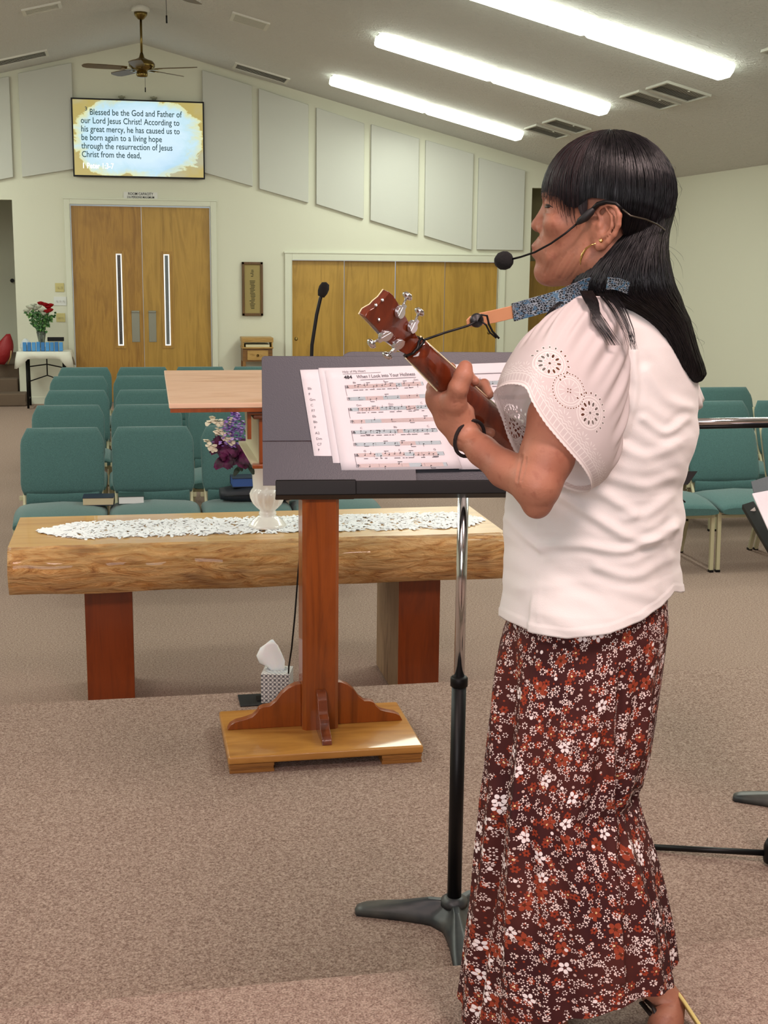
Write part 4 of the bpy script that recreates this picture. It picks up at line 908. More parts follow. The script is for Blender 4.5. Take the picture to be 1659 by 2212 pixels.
def cone(a,b,ra,rb,k=.008,op='u',sq=None):
    a=np.array(a,dtype=float);b=np.array(b,dtype=float); m=max(ra,rb)+k*1.5+.004; r=_sub(np.minimum(a,b)-m,np.maximum(a,b)+m)
    if r is None: return
    sl,x,y,z=r; d=b-a; L=max(d.dot(d),1e-9)
    t=np.clip(((x-a[0])*d[0]+(y-a[1])*d[1]+(z-a[2])*d[2])/L,0,1)
    q=np.sqrt((x-a[0]-t*d[0])**2+(y-a[1]-t*d[1])**2+(z-a[2]-t*d[2])**2)-(ra+(rb-ra)*t); _put(sl,q,k,op)
def chain(pts,rs,k=.006,op='u'):
    for i in range(len(pts)-1): cone(pts[i],pts[i+1],rs[i],rs[i+1],k,op)
def ell(c,r,axes,k=.01,op='u'):
    c=np.array(c,dtype=float); m=max(r)+k*1.5+.004; q_=_sub(c-m,c+m)
    if q_ is None: return
    sl,x,y,z=q_; A=[np.array(v) for v in axes]; u=[((x-c[0])*a[0]+(y-c[1])*a[1]+(z-c[2])*a[2]) for a in A]
    k0=np.sqrt((u[0]/r[0])**2+(u[1]/r[1])**2+(u[2]/r[2])**2); k1=np.sqrt((u[0]/r[0]**2)**2+(u[1]/r[1]**2)**2+(u[2]/r[2]**2)**2)+1e-9
    _put(sl,(k0*(k0-1)/k1).astype(np.float32),k,op)
HAx=(HF,HLd,UZ)
def he(X,Y,Z,r,k=.01,op='u',tilt=0):
    a=HAx if not tilt else (HF*math.cos(tilt)+UZ*math.sin(tilt),HLd,UZ*math.cos(tilt)-HF*math.sin(tilt)); ell(HW(X,Y,Z),r,a,k,op)
def hc_(p,q,ra,rb,k=.006,op='u'): cone(HW(*p),HW(*q),ra,rb,k,op)
he(-.004,0,.045,(.094,.074,.088),.01)
he(.052,0,.035,(.044,.058,.050),.02)
he(.045,0,-.030,(.052,.056,.066),.03)
he(.072,0,-.052,(.036,.036,.036),.02)
for s in (-1,1):
    hc_((.008,.048*s,-.060),(.082,.016*s,-.090),.017,.014,.022)
    hc_((.0,.052*s,-.02),(.008,.048*s,-.060),.018,.017,.02)
    he(.062,.045*s,-.004,(.024,.022,.018),.02)
    hc_((.072,.040*s,.046),(.089,.014*s,.046),.012,.011,.012)
    hc_((.085,.022*s,-.030),(.075,.036*s,-.058),.010,.008,.015)
hc_((.092,0,-.082),(.086,0,-.076),.0190,.02,.012)
hc_((.092,0,-.084),(.02,0,-.080),.013,.028,.02)
he(.087,0,-.044,(.029,.028,.024),.012)
he(.1035,0,-.0395,(.0150,.022,.0068),.005)
he(.1035,0,-.0535,(.0150,.019,.0075),.005)
hc_((.122,-.022,-.0470),(.122,.022,-.0470),.0026,.0026,.003,'s')
hc_((.086,0,.036),(.1085,0,-.003),.0095,.0112,.010)
he(.1090,0,-.0055,(.0118,.0115,.0100),.005)
for s in (-1,1):
    he(.0965,.0135*s,-.0105,(.0115,.0085,.0090),.005)
    he(.104,.0075*s,-.0185,(.005,.0035,.003),.003,'s')
    he(.094,.034*s,.0265,(.013,.017,.010),.010,'s')
    he(.0755,.033*s,.0250,(.0135,.0145,.012),.003)
    chain([HW(.0835,.021*s,.0275),HW(.0885,.030*s,.0325),HW(.0850,.042*s,.0300),HW(.076,.049*s,.0240)],[.0022,.0026,.0026,.0016],.004)
    chain([HW(.084,.021*s,.0245),HW(.0875,.032*s,.0180),HW(.079,.047*s,.0215)],[.0016,.0018,.0014],.004)
# ears
for s in (-1,1):
    E=lambda px,py,lat: HW(HX(px,py,.08)[0],lat*s,HX(px,py,.08)[2])
    ell(E(1314,486,.078),(.0165,.0055,.031),((HF*.94+UZ*.33).normalized(),HLd,(UZ*.94-HF*.33).normalized()),.006)
    ell(E(1307,488,.089),(.0095,.0095,.0145),((HF*.94+UZ*.33).normalized(),HLd,(UZ*.94-HF*.33).normalized()),.004,'s')
    ell(E(1318,458,.091),(.0085,.0060,.0075),HAx,.003,'s')
    hel=[(1297,472,.080),(1290,457,.079),(1301,445,.083),(1319,440,.087),(1335,449,.092),(1342,466,.094),(1340,486,.093),(1330,507,.090),(1316,522,.086),(1303,532,.081),(1293,534,.077),(1289,524,.074)]
    chain([E(*h) for h in hel],[.0030,.0032,.0036,.0040,.0042,.0044,.0042,.0042,.0046,.0055,.0058,.004],.003)
    chain([E(1312,452,.085),E(1324,468,.088),E(1325,488,.088),E(1316,505,.086),E(1305,513,.083)],[.0022,.0030,.0034,.0030,.0028],.003)
    ell(E(1296,487,.080),(.004,.004,.0065),HAx,.004); hc_((HX(1290,490,.07)[0]+.004,.070*s,-.004),(HX(1290,520,.07)[0],.068*s,-.03),.008,.008,.01)
# neck and trunk
BA=math.radians(41); BF=Vector((-math.cos(BA),math.sin(BA),0)); BL=Vector((-math.sin(BA),-math.cos(BA),0))
TC=lambda px,py: aY(px,py,2.17)
nk=HW(-.028,0,-.07); nb=TC(1352,690)
cone(HW(-.01,0,-.05),HW(-.02,0,-.09),.05,.048,.03); cone(nk,nb,.050,.056,.03)
for py,px,a_,b_ in ((700,1352,.15,.070),(760,1345,.165,.088),(850,1322,.150,.105),(950,1300,.140,.105),(1050,1285,.135,.100),(1150,1278,.140,.108),(1260,1275,.155,.118)):
    ell(TC(px,py),(b_,a_,.09),(BF,BL,UZ),.04)
# near arm and fretting hand
SH=aY(1284,726,2.055); EL=aY(1160,1048,1.895); WR=aY(1001,938,2.045)
m1=aY(1236,810,2.0); m2=aY(1200,900,1.945); m3=aY(1182,985,1.91)
chain([TC(1352,705),SH,m1,m2,m3,EL],[.05,.043,.042,.042,.0415,.036],.010)
ep=aY(1160,1088,1.895); cone(EL,ep,.034,.0235,.012)
f1=aY(1092,1014,1.95); f2=aY(1042,974,2.0)
chain([EL,f1,f2,WR],[.033,.0285,.0238,.0205],.010)
cone(WR+Vector((0,-.008,0)),WR+Vector((0,.008,0)),.0205,.0205,.01)
A_=lambda px,py,Y: aY(px,py,Y)
# palm
chain([WR,A_(988,900,2.045),A_(965,868,2.045)],[.0225,.025,.024],.012)
chain([WR,A_(972,905,2.055),A_(948,866,2.06)],[.021,.022,.018],.012)
chain([A_(990,905,2.055),A_(1000,890,2.07),A_(1008,895,2.09)],[.020,.016,.012],.012)
cone(A_(940,852,2.058),A_(962,850,2.062),.0150,.0165,.012)
cone(A_(944,868,2.062),A_(1000,908,2.085),.015,.015,.01)
# thumb over the back of the neck
chain([A_(992,905,2.04),A_(981,868,2.022),A_(990,838,2.006),A_(1001,812,2.004),A_(1005,794,2.010)],[.018,.0185,.0148,.0138,.0118],.008)
# fingers go round behind the neck and come up over its far edge
chain([A_(938,848,2.062),A_(935,836,2.092),A_(952,806,2.105),A_(975,793,2.090)],[.0118,.0102,.0092,.0078],.004)
chain([A_(955,862,2.075),A_(958,850,2.11),A_(985,812,2.12),A_(1012,812,2.085),A_(1026,824,2.066)],[.0115,.0102,.0094,.0090,.0080],.004)
chain([A_(975,882,2.085),A_(985,872,2.125),A_(1020,840,2.14),A_(1046,830,2.118),A_(1056,852,2.10)],[.0112,.0100,.0092,.0088,.0082],.004)
chain([A_(998,900,2.09),A_(1012,915,2.092),A_(1035,930,2.072),A_(1060,935,2.066)],[.0100,.0092,.0090,.0082],.004)
# far arm, mostly hidden by the trunk
S2=TC(1352,722)-BL*.165+Vector((0,0,.0)); E2=aY(1445,985,2.43); W2=aY(1215,985,2.42)
chain([TC(1352,705),S2,E2],[.06,.050,.036],.02); cone(E2,W2,.036,.024,.015)
chain([W2,aY(1180,975,2.41)],[.022,.022],.01)
for i in range(4): chain([aY(1180,972+9*i,2.41),aY(1158,976+9*i,2.40),aY(1150,988+9*i,2.385)],[.009,.008,.007],.004)
chain([aY(1190,965,2.40),aY(1172,955,2.385),aY(1158,958,2.375)],[.011,.009,.008],.004)
def surface_nets(F,o,h):
    s=F<0; c=s[:-1,:-1,:-1].astype(np.int8)
    tot=np.zeros(c.shape,np.int8)
    for i in (0,1):
        for j in (0,1):
            for k in (0,1): tot+=s[i:F.shape[0]-1+i,j:F.shape[1]-1+j,k:F.shape[2]-1+k]
    I,J,K=np.nonzero((tot>0)&(tot<8)); n=len(I); acc=np.zeros((n,3)); cnt=np.zeros(n)
    idx=np.full(tot.shape,-1,np.int32); idx[I,J,K]=np.arange(n)
    cor=[(0,0,0),(1,0,0),(0,1,0),(1,1,0),(0,0,1),(1,0,1),(0,1,1),(1,1,1)]
    for a in range(8):
        for b in range(a+1,8):
            if sum(abs(p-q) for p,q in zip(cor[a],cor[b]))!=1: continue
            ca,cb=cor[a],cor[b]; fa=F[I+ca[0],J+ca[1],K+ca[2]]; fb=F[I+cb[0],J+cb[1],K+cb[2]]; m=(fa<0)!=(fb<0)
            t=np.where(m,fa/np.where(m,fa-fb,1),0)
            for d in range(3): acc[:,d]+=np.where(m,ca[d]+t*(cb[d]-ca[d]),0)
            cnt+=m
    V=(acc/cnt[:,None]+np.stack([I,J,K],1))*h+o
    Q=[]
    for ax in range(3):
        sl0=[slice(None)]*3; sl1=[slice(None)]*3; sl0[ax]=slice(0,-1); sl1[ax]=slice(1,None)
        a=s[tuple(sl0)]; b=s[tuple(sl1)]; P_=np.stack(np.nonzero(a!=b),1); u,v=[(1,2),(2,0),(0,1)][ax]
        ok=(P_[:,u]>0)&(P_[:,v]>0)&(P_[:,u]<tot.shape[u])&(P_[:,v]<tot.shape[v]); P_=P_[ok]
        ins=a[P_[:,0],P_[:,1],P_[:,2]]
        def cell(du,dv):
            q=P_.copy(); q[:,u]-=du; q[:,v]-=dv; return idx[q[:,0],q[:,1],q[:,2]]
        c00,c10,c11,c01=cell(0,0),cell(1,0),cell(1,1),cell(0,1)
        f=np.stack([c00,c10,c11,c01],1); f2_=np.stack([c00,c01,c11,c10],1); Q.append(np.where(ins[:,None],f,f2_))
    Q=np.concatenate(Q); Q=Q[(Q>=0).all(1)]; return V,Q
V,Q=surface_nets(Fd,g0,HV); del Fd
# legs inside the skirt and the feet, carried on below the trunk
extra=MB()
hipN=TC(1262,1290)+BL*.07; hipF=TC(1290,1290)-BL*.08
kneeN=aY(1185,1700,2.10); ankN=aY(1190,2120,2.10)
extra.tube([hipN,kneeN,ankN,Vector((ankN.x,ankN.y,ZU+.06))],[.085,.055,.036,.032],16)
kneeF=aY(1282,1720,2.22); ankF=aY(1385,2090,2.18)
extra.tube([hipF,kneeF,ankF],[.085,.055,.034],16)
heel=aY(1446,2168,2.16); extra.tube([ankF,aY(1418,2138,2.168),heel,aY(1440,2205,2.13),Vector((aY(1420,2235,2.10).x,2.10,ZU+.022))],[.034,.034,.033,.034,.022],16)
ft=Vector((ankN.x,ankN.y,ZU+.04)); extra.tube([ft+Vector((.03,-.01,-.008)),ft+Vector((-.03,.01,-.002)),ft+Vector((-.12,.06,-.018))],[.030,.036,.020],14)
nv=len(V); ev=np.array(extra.v); AV=np.concatenate([V,ev]); AF_=[tuple(int(i) for i in q) for q in Q]+[tuple(i+nv for i in f) for f in extra.f]
me=bpy.data.meshes.new('person'); me.from_pydata([tuple(v) for v in AV],[],AF_); me.polygons.foreach_set('use_smooth',[True]*len(me.polygons))
xs=N('skin','#b97c5f',.52,spec=.4); co=xs.coord(); n1=xs.noise(co,9,4); n2=xs.noise(co,55,3); n3=xs.noise(co,260,2)
c=xs.ramp(n1,[(.3,'#8f5a47'),(.7,'#ad7860')]); c=xs.mix(xs.ramp(n2,[(.56,(0,0,0)),(.72,(.45,.45,.45))]),c,'#7a4434'); xs.col(c); xs.bump(n3,.18,.002)
xs.b.inputs['Subsurface Weight'].default_value=.12; xs.b.inputs['Subsurface Radius'].default_value=(.012,.005,.003); xs.b.inputs['Subsurface Scale'].default_value=.6
lipm=plain('lips','#9a5548',.4); nail=plain('nail','#cf9f8f',.25)
for m_ in (xs.m,lipm): me.materials.append(m_)
body=bpy.data.objects.new('person',me); C.objects.link(body)
tag(body,'singing woman with long black hair in white lace blouse and floral skirt, playing ukulele','person')
ctr=np.zeros(len(me.polygons)*3); me.polygons.foreach_get('center',ctr); ctr=ctr.reshape(-1,3)
lp=np.array(HW(.112,0,-.0465)); d=ctr-lp; q=np.abs(d@np.array(HLd))/.021; w=np.abs(d[:,2])/.0105; fwd=d@np.array(HF)
mi=((q**2+w**2<1)&(fwd>-.010)).astype(int); me.polygons.foreach_set('material_index',mi)
# skin creases: pushed into the surface along face and elbow lines
me.update(); nvt=len(me.vertices); co_=np.empty(nvt*3); me.vertices.foreach_get('co',co_); co_=co_.reshape(-1,3); no_=np.empty(nvt*3); me.vertices.foreach_get('normal',no_); no_=no_.reshape(-1,3)
dv=co_-np.array(O_); zz=dv@np.array(AF); PXs=829.5+F_*(dv@np.array(AR))/zz; PYs=1106-F_*(dv@np.array(AU))/zz; fc=(no_*dv).sum(1)<0
for pl,w_,am in (([(1164,506),(1172,522),(1178,545)],2.2,.0012),([(1176,458),(1188,462),(1203,457)],2.2,.0009),([(1190,558),(1184,575),(1176,592)],2.0,.0010),([(1222,548),(1206,572),(1196,598)],2.4,.0011),([(1240,552),(1224,578),(1210,602)],2.4,.0011),([(1256,560),(1240,588),(1226,606)],2.2,.0010),([(1170,470),(1163,490),(1168,503)],1.8,.0008),([(1177,436),(1190,432),(1202,438)],1.8,.0008),
  ([(1128,985),(1122,1010),(1117,1040)],2.6,.0014),([(1137,990),(1133,1015),(1126,1040)],2.2,.0009),([(985,950),(1000,958),(1016,955)],2.0,.0008),([(978,872),(990,868),(1000,872)],1.6,.0007)):
    best=np.full(nvt,1e9)
    for (a,b),(c_2,d_2) in zip(pl,pl[1:]):
        L_=(c_2-a)**2+(d_2-b)**2; t_=np.clip(((PXs-a)*(c_2-a)+(PYs-b)*(d_2-b))/L_,0,1); best=np.minimum(best,np.hypot(PXs-a-t_*(c_2-a),PYs-b-t_*(d_2-b)))
    k_=np.where(fc&(best<w_*3),np.exp(-(best/w_)**2)-.35*np.exp(-((best-1.9*w_)/w_)**2),0); co_-=no_*(k_*am)[:,None]
me.vertices.foreach_set('co',co_.ravel()); me.update()
from mathutils.bvhtree import BVHTree
bvh=BVHTree.FromPolygons([tuple(v) for v in co_],[tuple(p.vertices) for p in me.polygons])
def hit(px,py,off=0):
    d=ray(px,py).normalized(); h=bvh.ray_cast(O_,d); return (h[0]-d*off) if h[0] is not None else HP(px,py,.03)
dark=plain('eye_dark_line','#140c0a',.3)
ex_=[hit(1176,443,.0006),hit(1180,441.5,.0008),hit(1185,442.5,.0008),hit(1190,445.5,.0006),hit(1194,448.5,.0004)]
MB().tube(ex_,[.0006,.0010,.0011,.0009,.0004],6).build('upper_lash',dark,body)
MB().tube([hit(1177.5,446.5,.0003),hit(1181,446.5,.0006),hit(1185,446.8,.0006),hit(1188,447,.0003)],[.0010,.0021,.0021,.0009],8).build('iris',dark,body)
MB().tube([hit(1177,450.5,.0002),hit(1184,452,.0003),hit(1191,450,.0002)],[.0003,.0006,.0003],6).build('lower_lid',plain('lid_pink','#9c6a58',.5),body)
MB().tube([hit(1176,425,.0004),hit(1186,420,.0006),hit(1198,422,.0006),hit(1208,427,.0003)],[.0008,.0013,.0012,.0005],6).build('eyebrow',plain('brow_near','#4a3028',.8),body)
# eyes
for s in (-1,1):
    MB().lathe([(0,-.0118)]+[(.0118*math.sin(PI*i/10),-.0118*math.cos(PI*i/10)) for i in range(1,10)]+[(0,.0118)],HW(.0775,.033*s,.0252),14).build('eyeball',plain('eye_white','#cfc0b4',.2),body)
    MB().lathe([(0,.0122),(.003,.0119),(.0056,.0108),(.0058,.0100)],HW(.0775,.033*s,.0250),14,(HF*1).to_track_quat('Z','Y').to_matrix().to_4x4()).build('iris',plain('eye_dark','#150d0a',.15),body)
    MB().tube([HW(.0865,.022*s,.0290),HW(.0905,.031*s,.0302),HW(.0865,.041*s,.0275),HW(.080,.047*s,.0235)],[.0006,.0011,.0011,.0005],6).build('lash_line',plain('lash','#1b1110',.6),body)
    MB().tube([HW(.0985,.012*s,.0475),HW(.0975,.026*s,.0510),HW(.086,.045*s,.0485)],[.0016,.0020,.0008],6,flat=.4).build('eyebrow',plain('brow','#3a2820',.8),body)
# ------------------------------------------------------------------ hair
hm=N('black_hair','#0c0a0d',.38,spec=.4); hn=hm.noise(hm.coord(scale=(60,60,6)),2,3); hm.col(hm.ramp(hn,[(.35,'#050507'),(.7,'#100d12')])); hm.bump(hn,.3,.004); hm.b.inputs['Anisotropic'].default_value=.6; HM=hm.m
hmb=N('hair_front','#1f1114',.42,spec=.4); HMB=hmb.m
CCX,CCZ=-.009,.044; CR=(.110,.087,.1015)
def cap(al,be,off=0):
    sb=math.sin(be); r=1.0
    e=.93 if be<PI/2 else .93
    X=CCX+(CR[0]+off)*sb*math.cos(al); Y=(CR[1]+off)*sb*math.sin(al); Z=CCZ+(CR[2]+off)*math.cos(be)
    return HW(X,Y,Z)
def zend(al):
    a=abs(math.degrees(al)); T=[(0,.060),(22,.058),(38,.050),(52,.040),(62,.022),(72,.020),(79,.030),(84,.036),(97,.034),(106,.018),(118,-.02),(180,-.045)]
    for (a0,z0),(a1,z1) in zip(T,T[1:]):
        if a<=a1: return z0+(z1-z0)*(a-a0)/(a1-a0)
    return -.045
def bend(al,extra=0): return math.acos(max(-.98,min(.98,(zend(al)-extra-CCZ)/CR[2])))
mb=MB(); nA,nB=96,26; vs=[]
for j in range(nB+1):
    for i in range(nA):
        al=-PI+2*PI*i/nA; be=.02+(bend(al)-.02)*j/nB; lump=.0012*math.sin(23*al+3*math.sin(5*be))+.0008*math.sin(51*al); vs.append(cap(al,be,-.0015+lump))
mb.add(vs,[(j*nA+i,j*nA+(i+1)%nA,(j+1)*nA+(i+1)%nA,(j+1)*nA+i) for j in range(nB) for i in range(nA)],True)
mb.add([vs[i] for i in range(nA)],[tuple(range(nA))],True)
MR=[(450,1352,1450,.080,2.120),(480,1350,1443,.084,2.120),(500,1340,1438,.086,2.120),(520,1322,1434,.088,2.118),(545,1296,1433,.090,2.115),(575,1268,1437,.092,2.112),(605,1246,1443,.094,2.112),(630,1240,1452,.096,2.112),(645,1262,1460,.096,2.114),(662,1312,1466,.092,2.118),(690,1372,1482,.086,2.122),(720,1404,1491,.080,2.126),(755,1424,1501,.072,2.13),(785,1430,1512,.062,2.132),(805,1434,1518,.052,2.134),(820,1442,1510,.040,2.136),(829,1462,1492,.018,2.138)]
SR=Vector((math.cos(math.radians(20.7)),-math.sin(math.radians(20.7)),0)); SD=Vector((SR.y*-1,SR.x,0)); SD=Vector((math.sin(math.radians(20.7)),math.cos(math.radians(20.7)),0))
def mane(v,th,off=0):
    f=v*(len(MR)-1); i=min(int(f),len(MR)-2); t=f-i; t_=t
    a,b=MR[i],MR[i+1]; y,l,r,dp,Y=[p+(q-p)*t for p,q in zip(a,b)]
    pL,pR=aY(l,y,Y),aY(r,y,Y); c=(pL+pR)/2; hwid=(pR-pL).length/2
    cs,sn=math.cos(th),math.sin(th); e=lambda q,p:abs(q)**p*(1 if q>0 else -1)
    return c+SR*((hwid+off)*e(cs,.8))+SD*((dp+off)*e(sn,.8))
nT,nV=80,60; vs=[]
for j in range(nV+1):
    for i in range(nT):
        th=2*PI*i/nT; v=j/nV; vs.append(mane(v,th,-.002+.0022*math.sin(13*th+2*math.sin(4*v))*min(1,v*2)+.0012*math.sin(31*th+v*5)))
mb.add(vs,[(j*nT+i,j*nT+(i+1)%nT,(j+1)*nT+(i+1)%nT,(j+1)*nT+i) for j in range(nV) for i in range(nT)],True)
k=len(mb.v)-len(vs); mb.f+=[tuple(k+nV*nT+i for i in range(nT)),tuple(k+i for i in reversed(range(nT)))]; mb.sm+=[True,True]; mb.mi+=[0,0]
r7=random.Random(77)
def strand(mb,pts,r0,mi=0,tip=.25):
    if len(pts)<9:
        q=[Vector(p) for p in pts]; q=[q[0]*2-q[1]]+q+[q[-1]*2-q[-2]]; o_=[]
        for i in range(1,len(q)-2):
            a,b,c,d=q[i-1:i+3]
            for k in range(4):
                t=k/4; o_.append(.5*((2*b)+(c-a)*t+(2*a-5*b+4*c-d)*t*t+(3*b-a-3*c+d)*t**3))
        pts=o_+[q[-2]]
    m=len(pts); mb.tube(pts,[r0*(1 if i<m*.6 else 1-(1-tip)*(i/(m-1)-.6)/.4) for i in range(m)],3,False,True,mi)
# cap strands
for i in range(2100):
    al=r7.uniform(-PI,PI); a=abs(math.degrees(al)); front=a<60
    ex=0
    if a<48: ex=r7.choice((.004,.008,.012,.018,.026))*(.4+.6*r7.random())
    elif a<70: ex=r7.choice((.0,.01,.02,.035))*r7.random()
    if a>100: ex=-.0
    be1=bend(al,ex); off=r7.uniform(.0,.0022); wob=r7.uniform(-.05,.05); pts=[]; b0=r7.uniform(.02,.25)
    n=13
    for j in range(n):
        t=j/(n-1); be=b0+(be1-b0)*t; aa=al+wob*math.sin(2.4*t)+(.10*t*t*(1 if al>0 else -1) if front else 0)*0
        if 50<a<95: aa=al+(1 if al>0 else -1)*(-.10*(1-t)**2)
        pts.append(cap(aa,be,off+(.001*math.sin(9*t+i))))
    strand(mb,pts,r7.uniform(.0005,.0010),1 if (a<75 and r7.random()<.75) else 0)
# mane strands
for i in range(2300):
    th=r7.uniform(0,2*PI); v0=r7.uniform(0,.35) if r7.random()<.6 else 0; v1=r7.uniform(.88,1.0); off=r7.uniform(-.0005,.0028); w=r7.uniform(-.12,.12); pts=[]
    for j in range(18):
        t=j/17; v=v0+(v1-v0)*t; pts.append(mane(v,th+w*math.sin(2.2*t)+.03*math.sin(8*t+i),off+.0012*math.sin(11*t+i*1.7)))
    strand(mb,pts,r7.uniform(.0006,.0011),0)
# loose locks over the near shoulder, wisps in front of the ear, fly-away hairs
for k in range(120):
    u=r7.gauss(0,1); e=r7.uniform(.7,1.0); x0=1258+r7.uniform(-6,22); 
    P_=[(x0,628,2.015),(x0+14,655,1.985),(1294+6*u,690,1.962),(1312+6*u,718,1.950),(1330+7*u,746,1.945)]
    n=max(3,int(len(P_)*e+.5)); strand(mb,[aY(*p) for p in P_[:n]],.0006)
for k in range(44):
    u=r7.random(); P_=[(1290+40*u,634,2.02),(1318+35*u,668,1.985),(1342+28*u,712,1.965),(1356+22*u+r7.uniform(-6,6),755,1.955)]
    strand(mb,[aY(*p) for p in P_[:r7.choice((3,4,4))]],.0005)
for k in range(16):
    u=r7.random(); strand(mb,[aY(1228+10*u,640,2.05),aY(1192+10*u,664,2.03),aY(1168+8*u,700,2.03),aY(1155+6*u,735,2.035)],.0007)
for k in range(60):
    u=r7.random(); P_=[HP(1240+26*u,400,.083),HP(1243+26*u,430,.081),HP(1250+18*u,455,.079),HP(1258+8*u,472+8*u,.077)]; strand(mb,P_[:r7.choice((3,4,4))],.0006,1)
for k in range(26):
    y0=r7.uniform(330,760); i_=min(range(len(MR)),key=lambda q:abs(MR[q][0]-y0)); x0=(1448 if y0<450 else MR[i_][2])-4; dx=r7.uniform(8,42); dy=r7.uniform(20,90)
    strand(mb,[aY(x0,y0,2.12),aY(x0+dx*.6,y0+dy*.3,2.12),aY(x0+dx,y0+dy*.65,2.13),aY(x0+dx*r7.uniform(.5,1.2),y0+dy,2.13)],.00022)
for k in range(0):
    x0=r7.uniform(1230,1420); strand(mb,[aY(x0,300,2.12),aY(x0+12,290-r7.uniform(2,8),2.12),aY(x0+30,289-r7.uniform(-4,8),2.12),aY(x0+50,300,2.12)],.00022)
mb.build('hair',[HM,HMB],body,recalc=False)
# ------------------------------------------------------------------ blouse
from mathutils import noise as mn
def pj(p):
    d=p-O_; z=d.dot(AF); return 829.5+F_*d.dot(AR)/z,1106-F_*d.dot(AU)/z
TR=[(628,1322,1420,.075),(640,1292,1432,.118),(655,1268,1450,.150),(672,1250,1464,.170),(700,1234,1477,.180),(740,1214,1487,.182),(800,1185,1491,.176),(870,1152,1491,.165),(930,1124,1486,.160),(990,1110,1471,.156),(1043,1108,1459,.154),(1114,1105,1461,.158),(1184,1106,1454,.172),(1237,1105,1449,.182),(1300,1103,1444,.188),(1385,1101,1440,.190)]
def trow(y):
    for a,b in zip(TR,TR[1:]):
        if y<=b[0]: 
            t=(y-a[0])/(b[0]-a[0]); return [p+(q-p)*t for p,q in zip(a,b)]
    return list(TR[-1])
def smooth(pl):
    q=[(2*pl[0][0]-pl[1][0],2*pl[0][1]-pl[1][1])]+list(pl)+[(2*pl[-1][0]-pl[-2][0],2*pl[-1][1]-pl[-2][1])]; o_=[]
    for i in range(1,len(q)-2):
        for k in range(5):
            t=k/5; o_.append(tuple(.5*((2*q[i][m])+(q[i+1][m]-q[i-1][m])*t+(2*q[i-1][m]-5*q[i][m]+4*q[i+1][m]-q[i+2][m])*t*t+(3*q[i][m]-q[i-1][m]-3*q[i+1][m]+q[i+2][m])*t**3) for m in (0,1)))
    return o_+[q[-2]]
def seg(px,py,pl):
    best=1e9
    for (a,b),(c,d) in zip(pl,pl[1:]):
        L=(c-a)**2+(d-b)**2; t=max(0,min(1,((px-a)*(c-a)+(py-b)*(d-b))/L)); best=min(best,math.hypot(px-a-t*(c-a),py-b-t*(d-b)))
    return best
FOLDS=[([(1215,1075),(1290,1120),(1370,1165),(1440,1165),(1462,1130)],9,.006),([(1165,1180),(1260,1178),(1340,1190),(1400,1172),(1455,1140)],8,.006),([(1240,1052),(1300,1068),(1370,1110)],9,.005),
([(1390,905),(1440,935),(1486,905)],8,.005),([(1330,960),(1400,985),(1465,960)],10,.004),([(1310,1030),(1390,1050),(1455,1030)],9,.004),([(1290,1225),(1370,1245),(1455,1205)],9,.004),([(1160,1130),(1163,1230),(1170,1340)],3,.0022),
([(1100,1120),(1135,1160),(1165,1190)],7,.004),([(1350,1120),(1400,1110),(1455,1070)],9,.004),([(1370,760),(1372,850),(1350,940)],6,.004),([(1120,1270),(1260,1260),(1400,1290)],10,.0025),([(1440,1180),(1452,1230),(1440,1290)],7,.003),([(1400,800),(1440,860),(1490,880)],10,.005)]
FOLDS=[(smooth(a),b*1.15,c*.62) for a,b,c in FOLDS]
def tpt(y,th,grow=0):
    _,l,r,a=trow(y); pL,pR=aY(l,y,2.17),aY(r,y,2.17); c=(pL+pR)/2; h=(pR-pL).length/2+grow; a=a+grow
    b=math.sqrt(max(h*h-(.342*a)**2,1e-4))/.939
    cs,sn=math.cos(th),math.sin(th); e=lambda q:abs(q)**.9*(1 if q>0 else -1)
    return c+BF*(b*e(cs))+BL*(a*e(sn))
def hemy(th):
    # hem dips at the near side and rises at the back
    p=tpt(1330,th); px,_=pj(p); near=math.sin(th)>-.15
    T=[(1080,1326),(1102,1341),(1155,1364),(1226,1375),(1310,1364),(1370,1340),(1423,1301),(1455,1262)]
    for (a,b),(c,d) in zip(T,T[1:]):
        if px<=c: return b+(d-b)*max(0,px-a)/(c-a)
    return 1262
def settle(fn,th,want):
    y=want
    for _ in range(6): y+=want-pj(fn(y,th))[1]
    return y
nT,nV=220,210; ths=[2*PI*i/nT for i in range(nT)]; near_=lambda t:t if math.sin(t)>=0 else -t
hy=[settle(tpt,near_(t),hemy(near_(t))) for t in ths]; vs=[]
for j in range(nV+1):
    v=j/nV
    for i,th in enumerate(ths):
        y=630+(hy[i]-630)*v; p=tpt(y,th); q=tpt(y,th,.01); nrm=(q-p).normalized(); px,py=pj(p)
        d=0
        if y>700:
            k=min(1,(y-700)/120)
            d+=.0075*k*mn.noise(Vector((p.x*7+p.z*5,p.y*7,p.z*13)))+.003*k*mn.noise(Vector((p.x*16+3,p.y*14,p.z*34+p.x*20)))
            if math.sin(th)>-.3 or math.cos(th)<0:
                for pl,w,am in FOLDS:
                    s_=seg(px,py,pl)
                    if s_<w*3: d+=am*(math.exp(-(s_/w)**2))-am*.45*math.exp(-((s_-w*1.7)/w)**2)
        if v>.975: d+=.0012
        d+=.010*max(0,min(1,(y-1215)/60))*(1 if math.cos(th)<.2 else .3)
        vs.append(p+nrm*d)
bl=N('white_knit','#dedad8',.85,spec=.2); bn=bl.noise(bl.coord(),600,2); bl.bump(bn,.2,.0015); bl.b.inputs['Sheen Weight'].default_value=.2; bl.b.inputs['Subsurface Weight'].default_value=.06; bl.b.inputs['Subsurface Radius'].default_value=(.02,.012,.01)
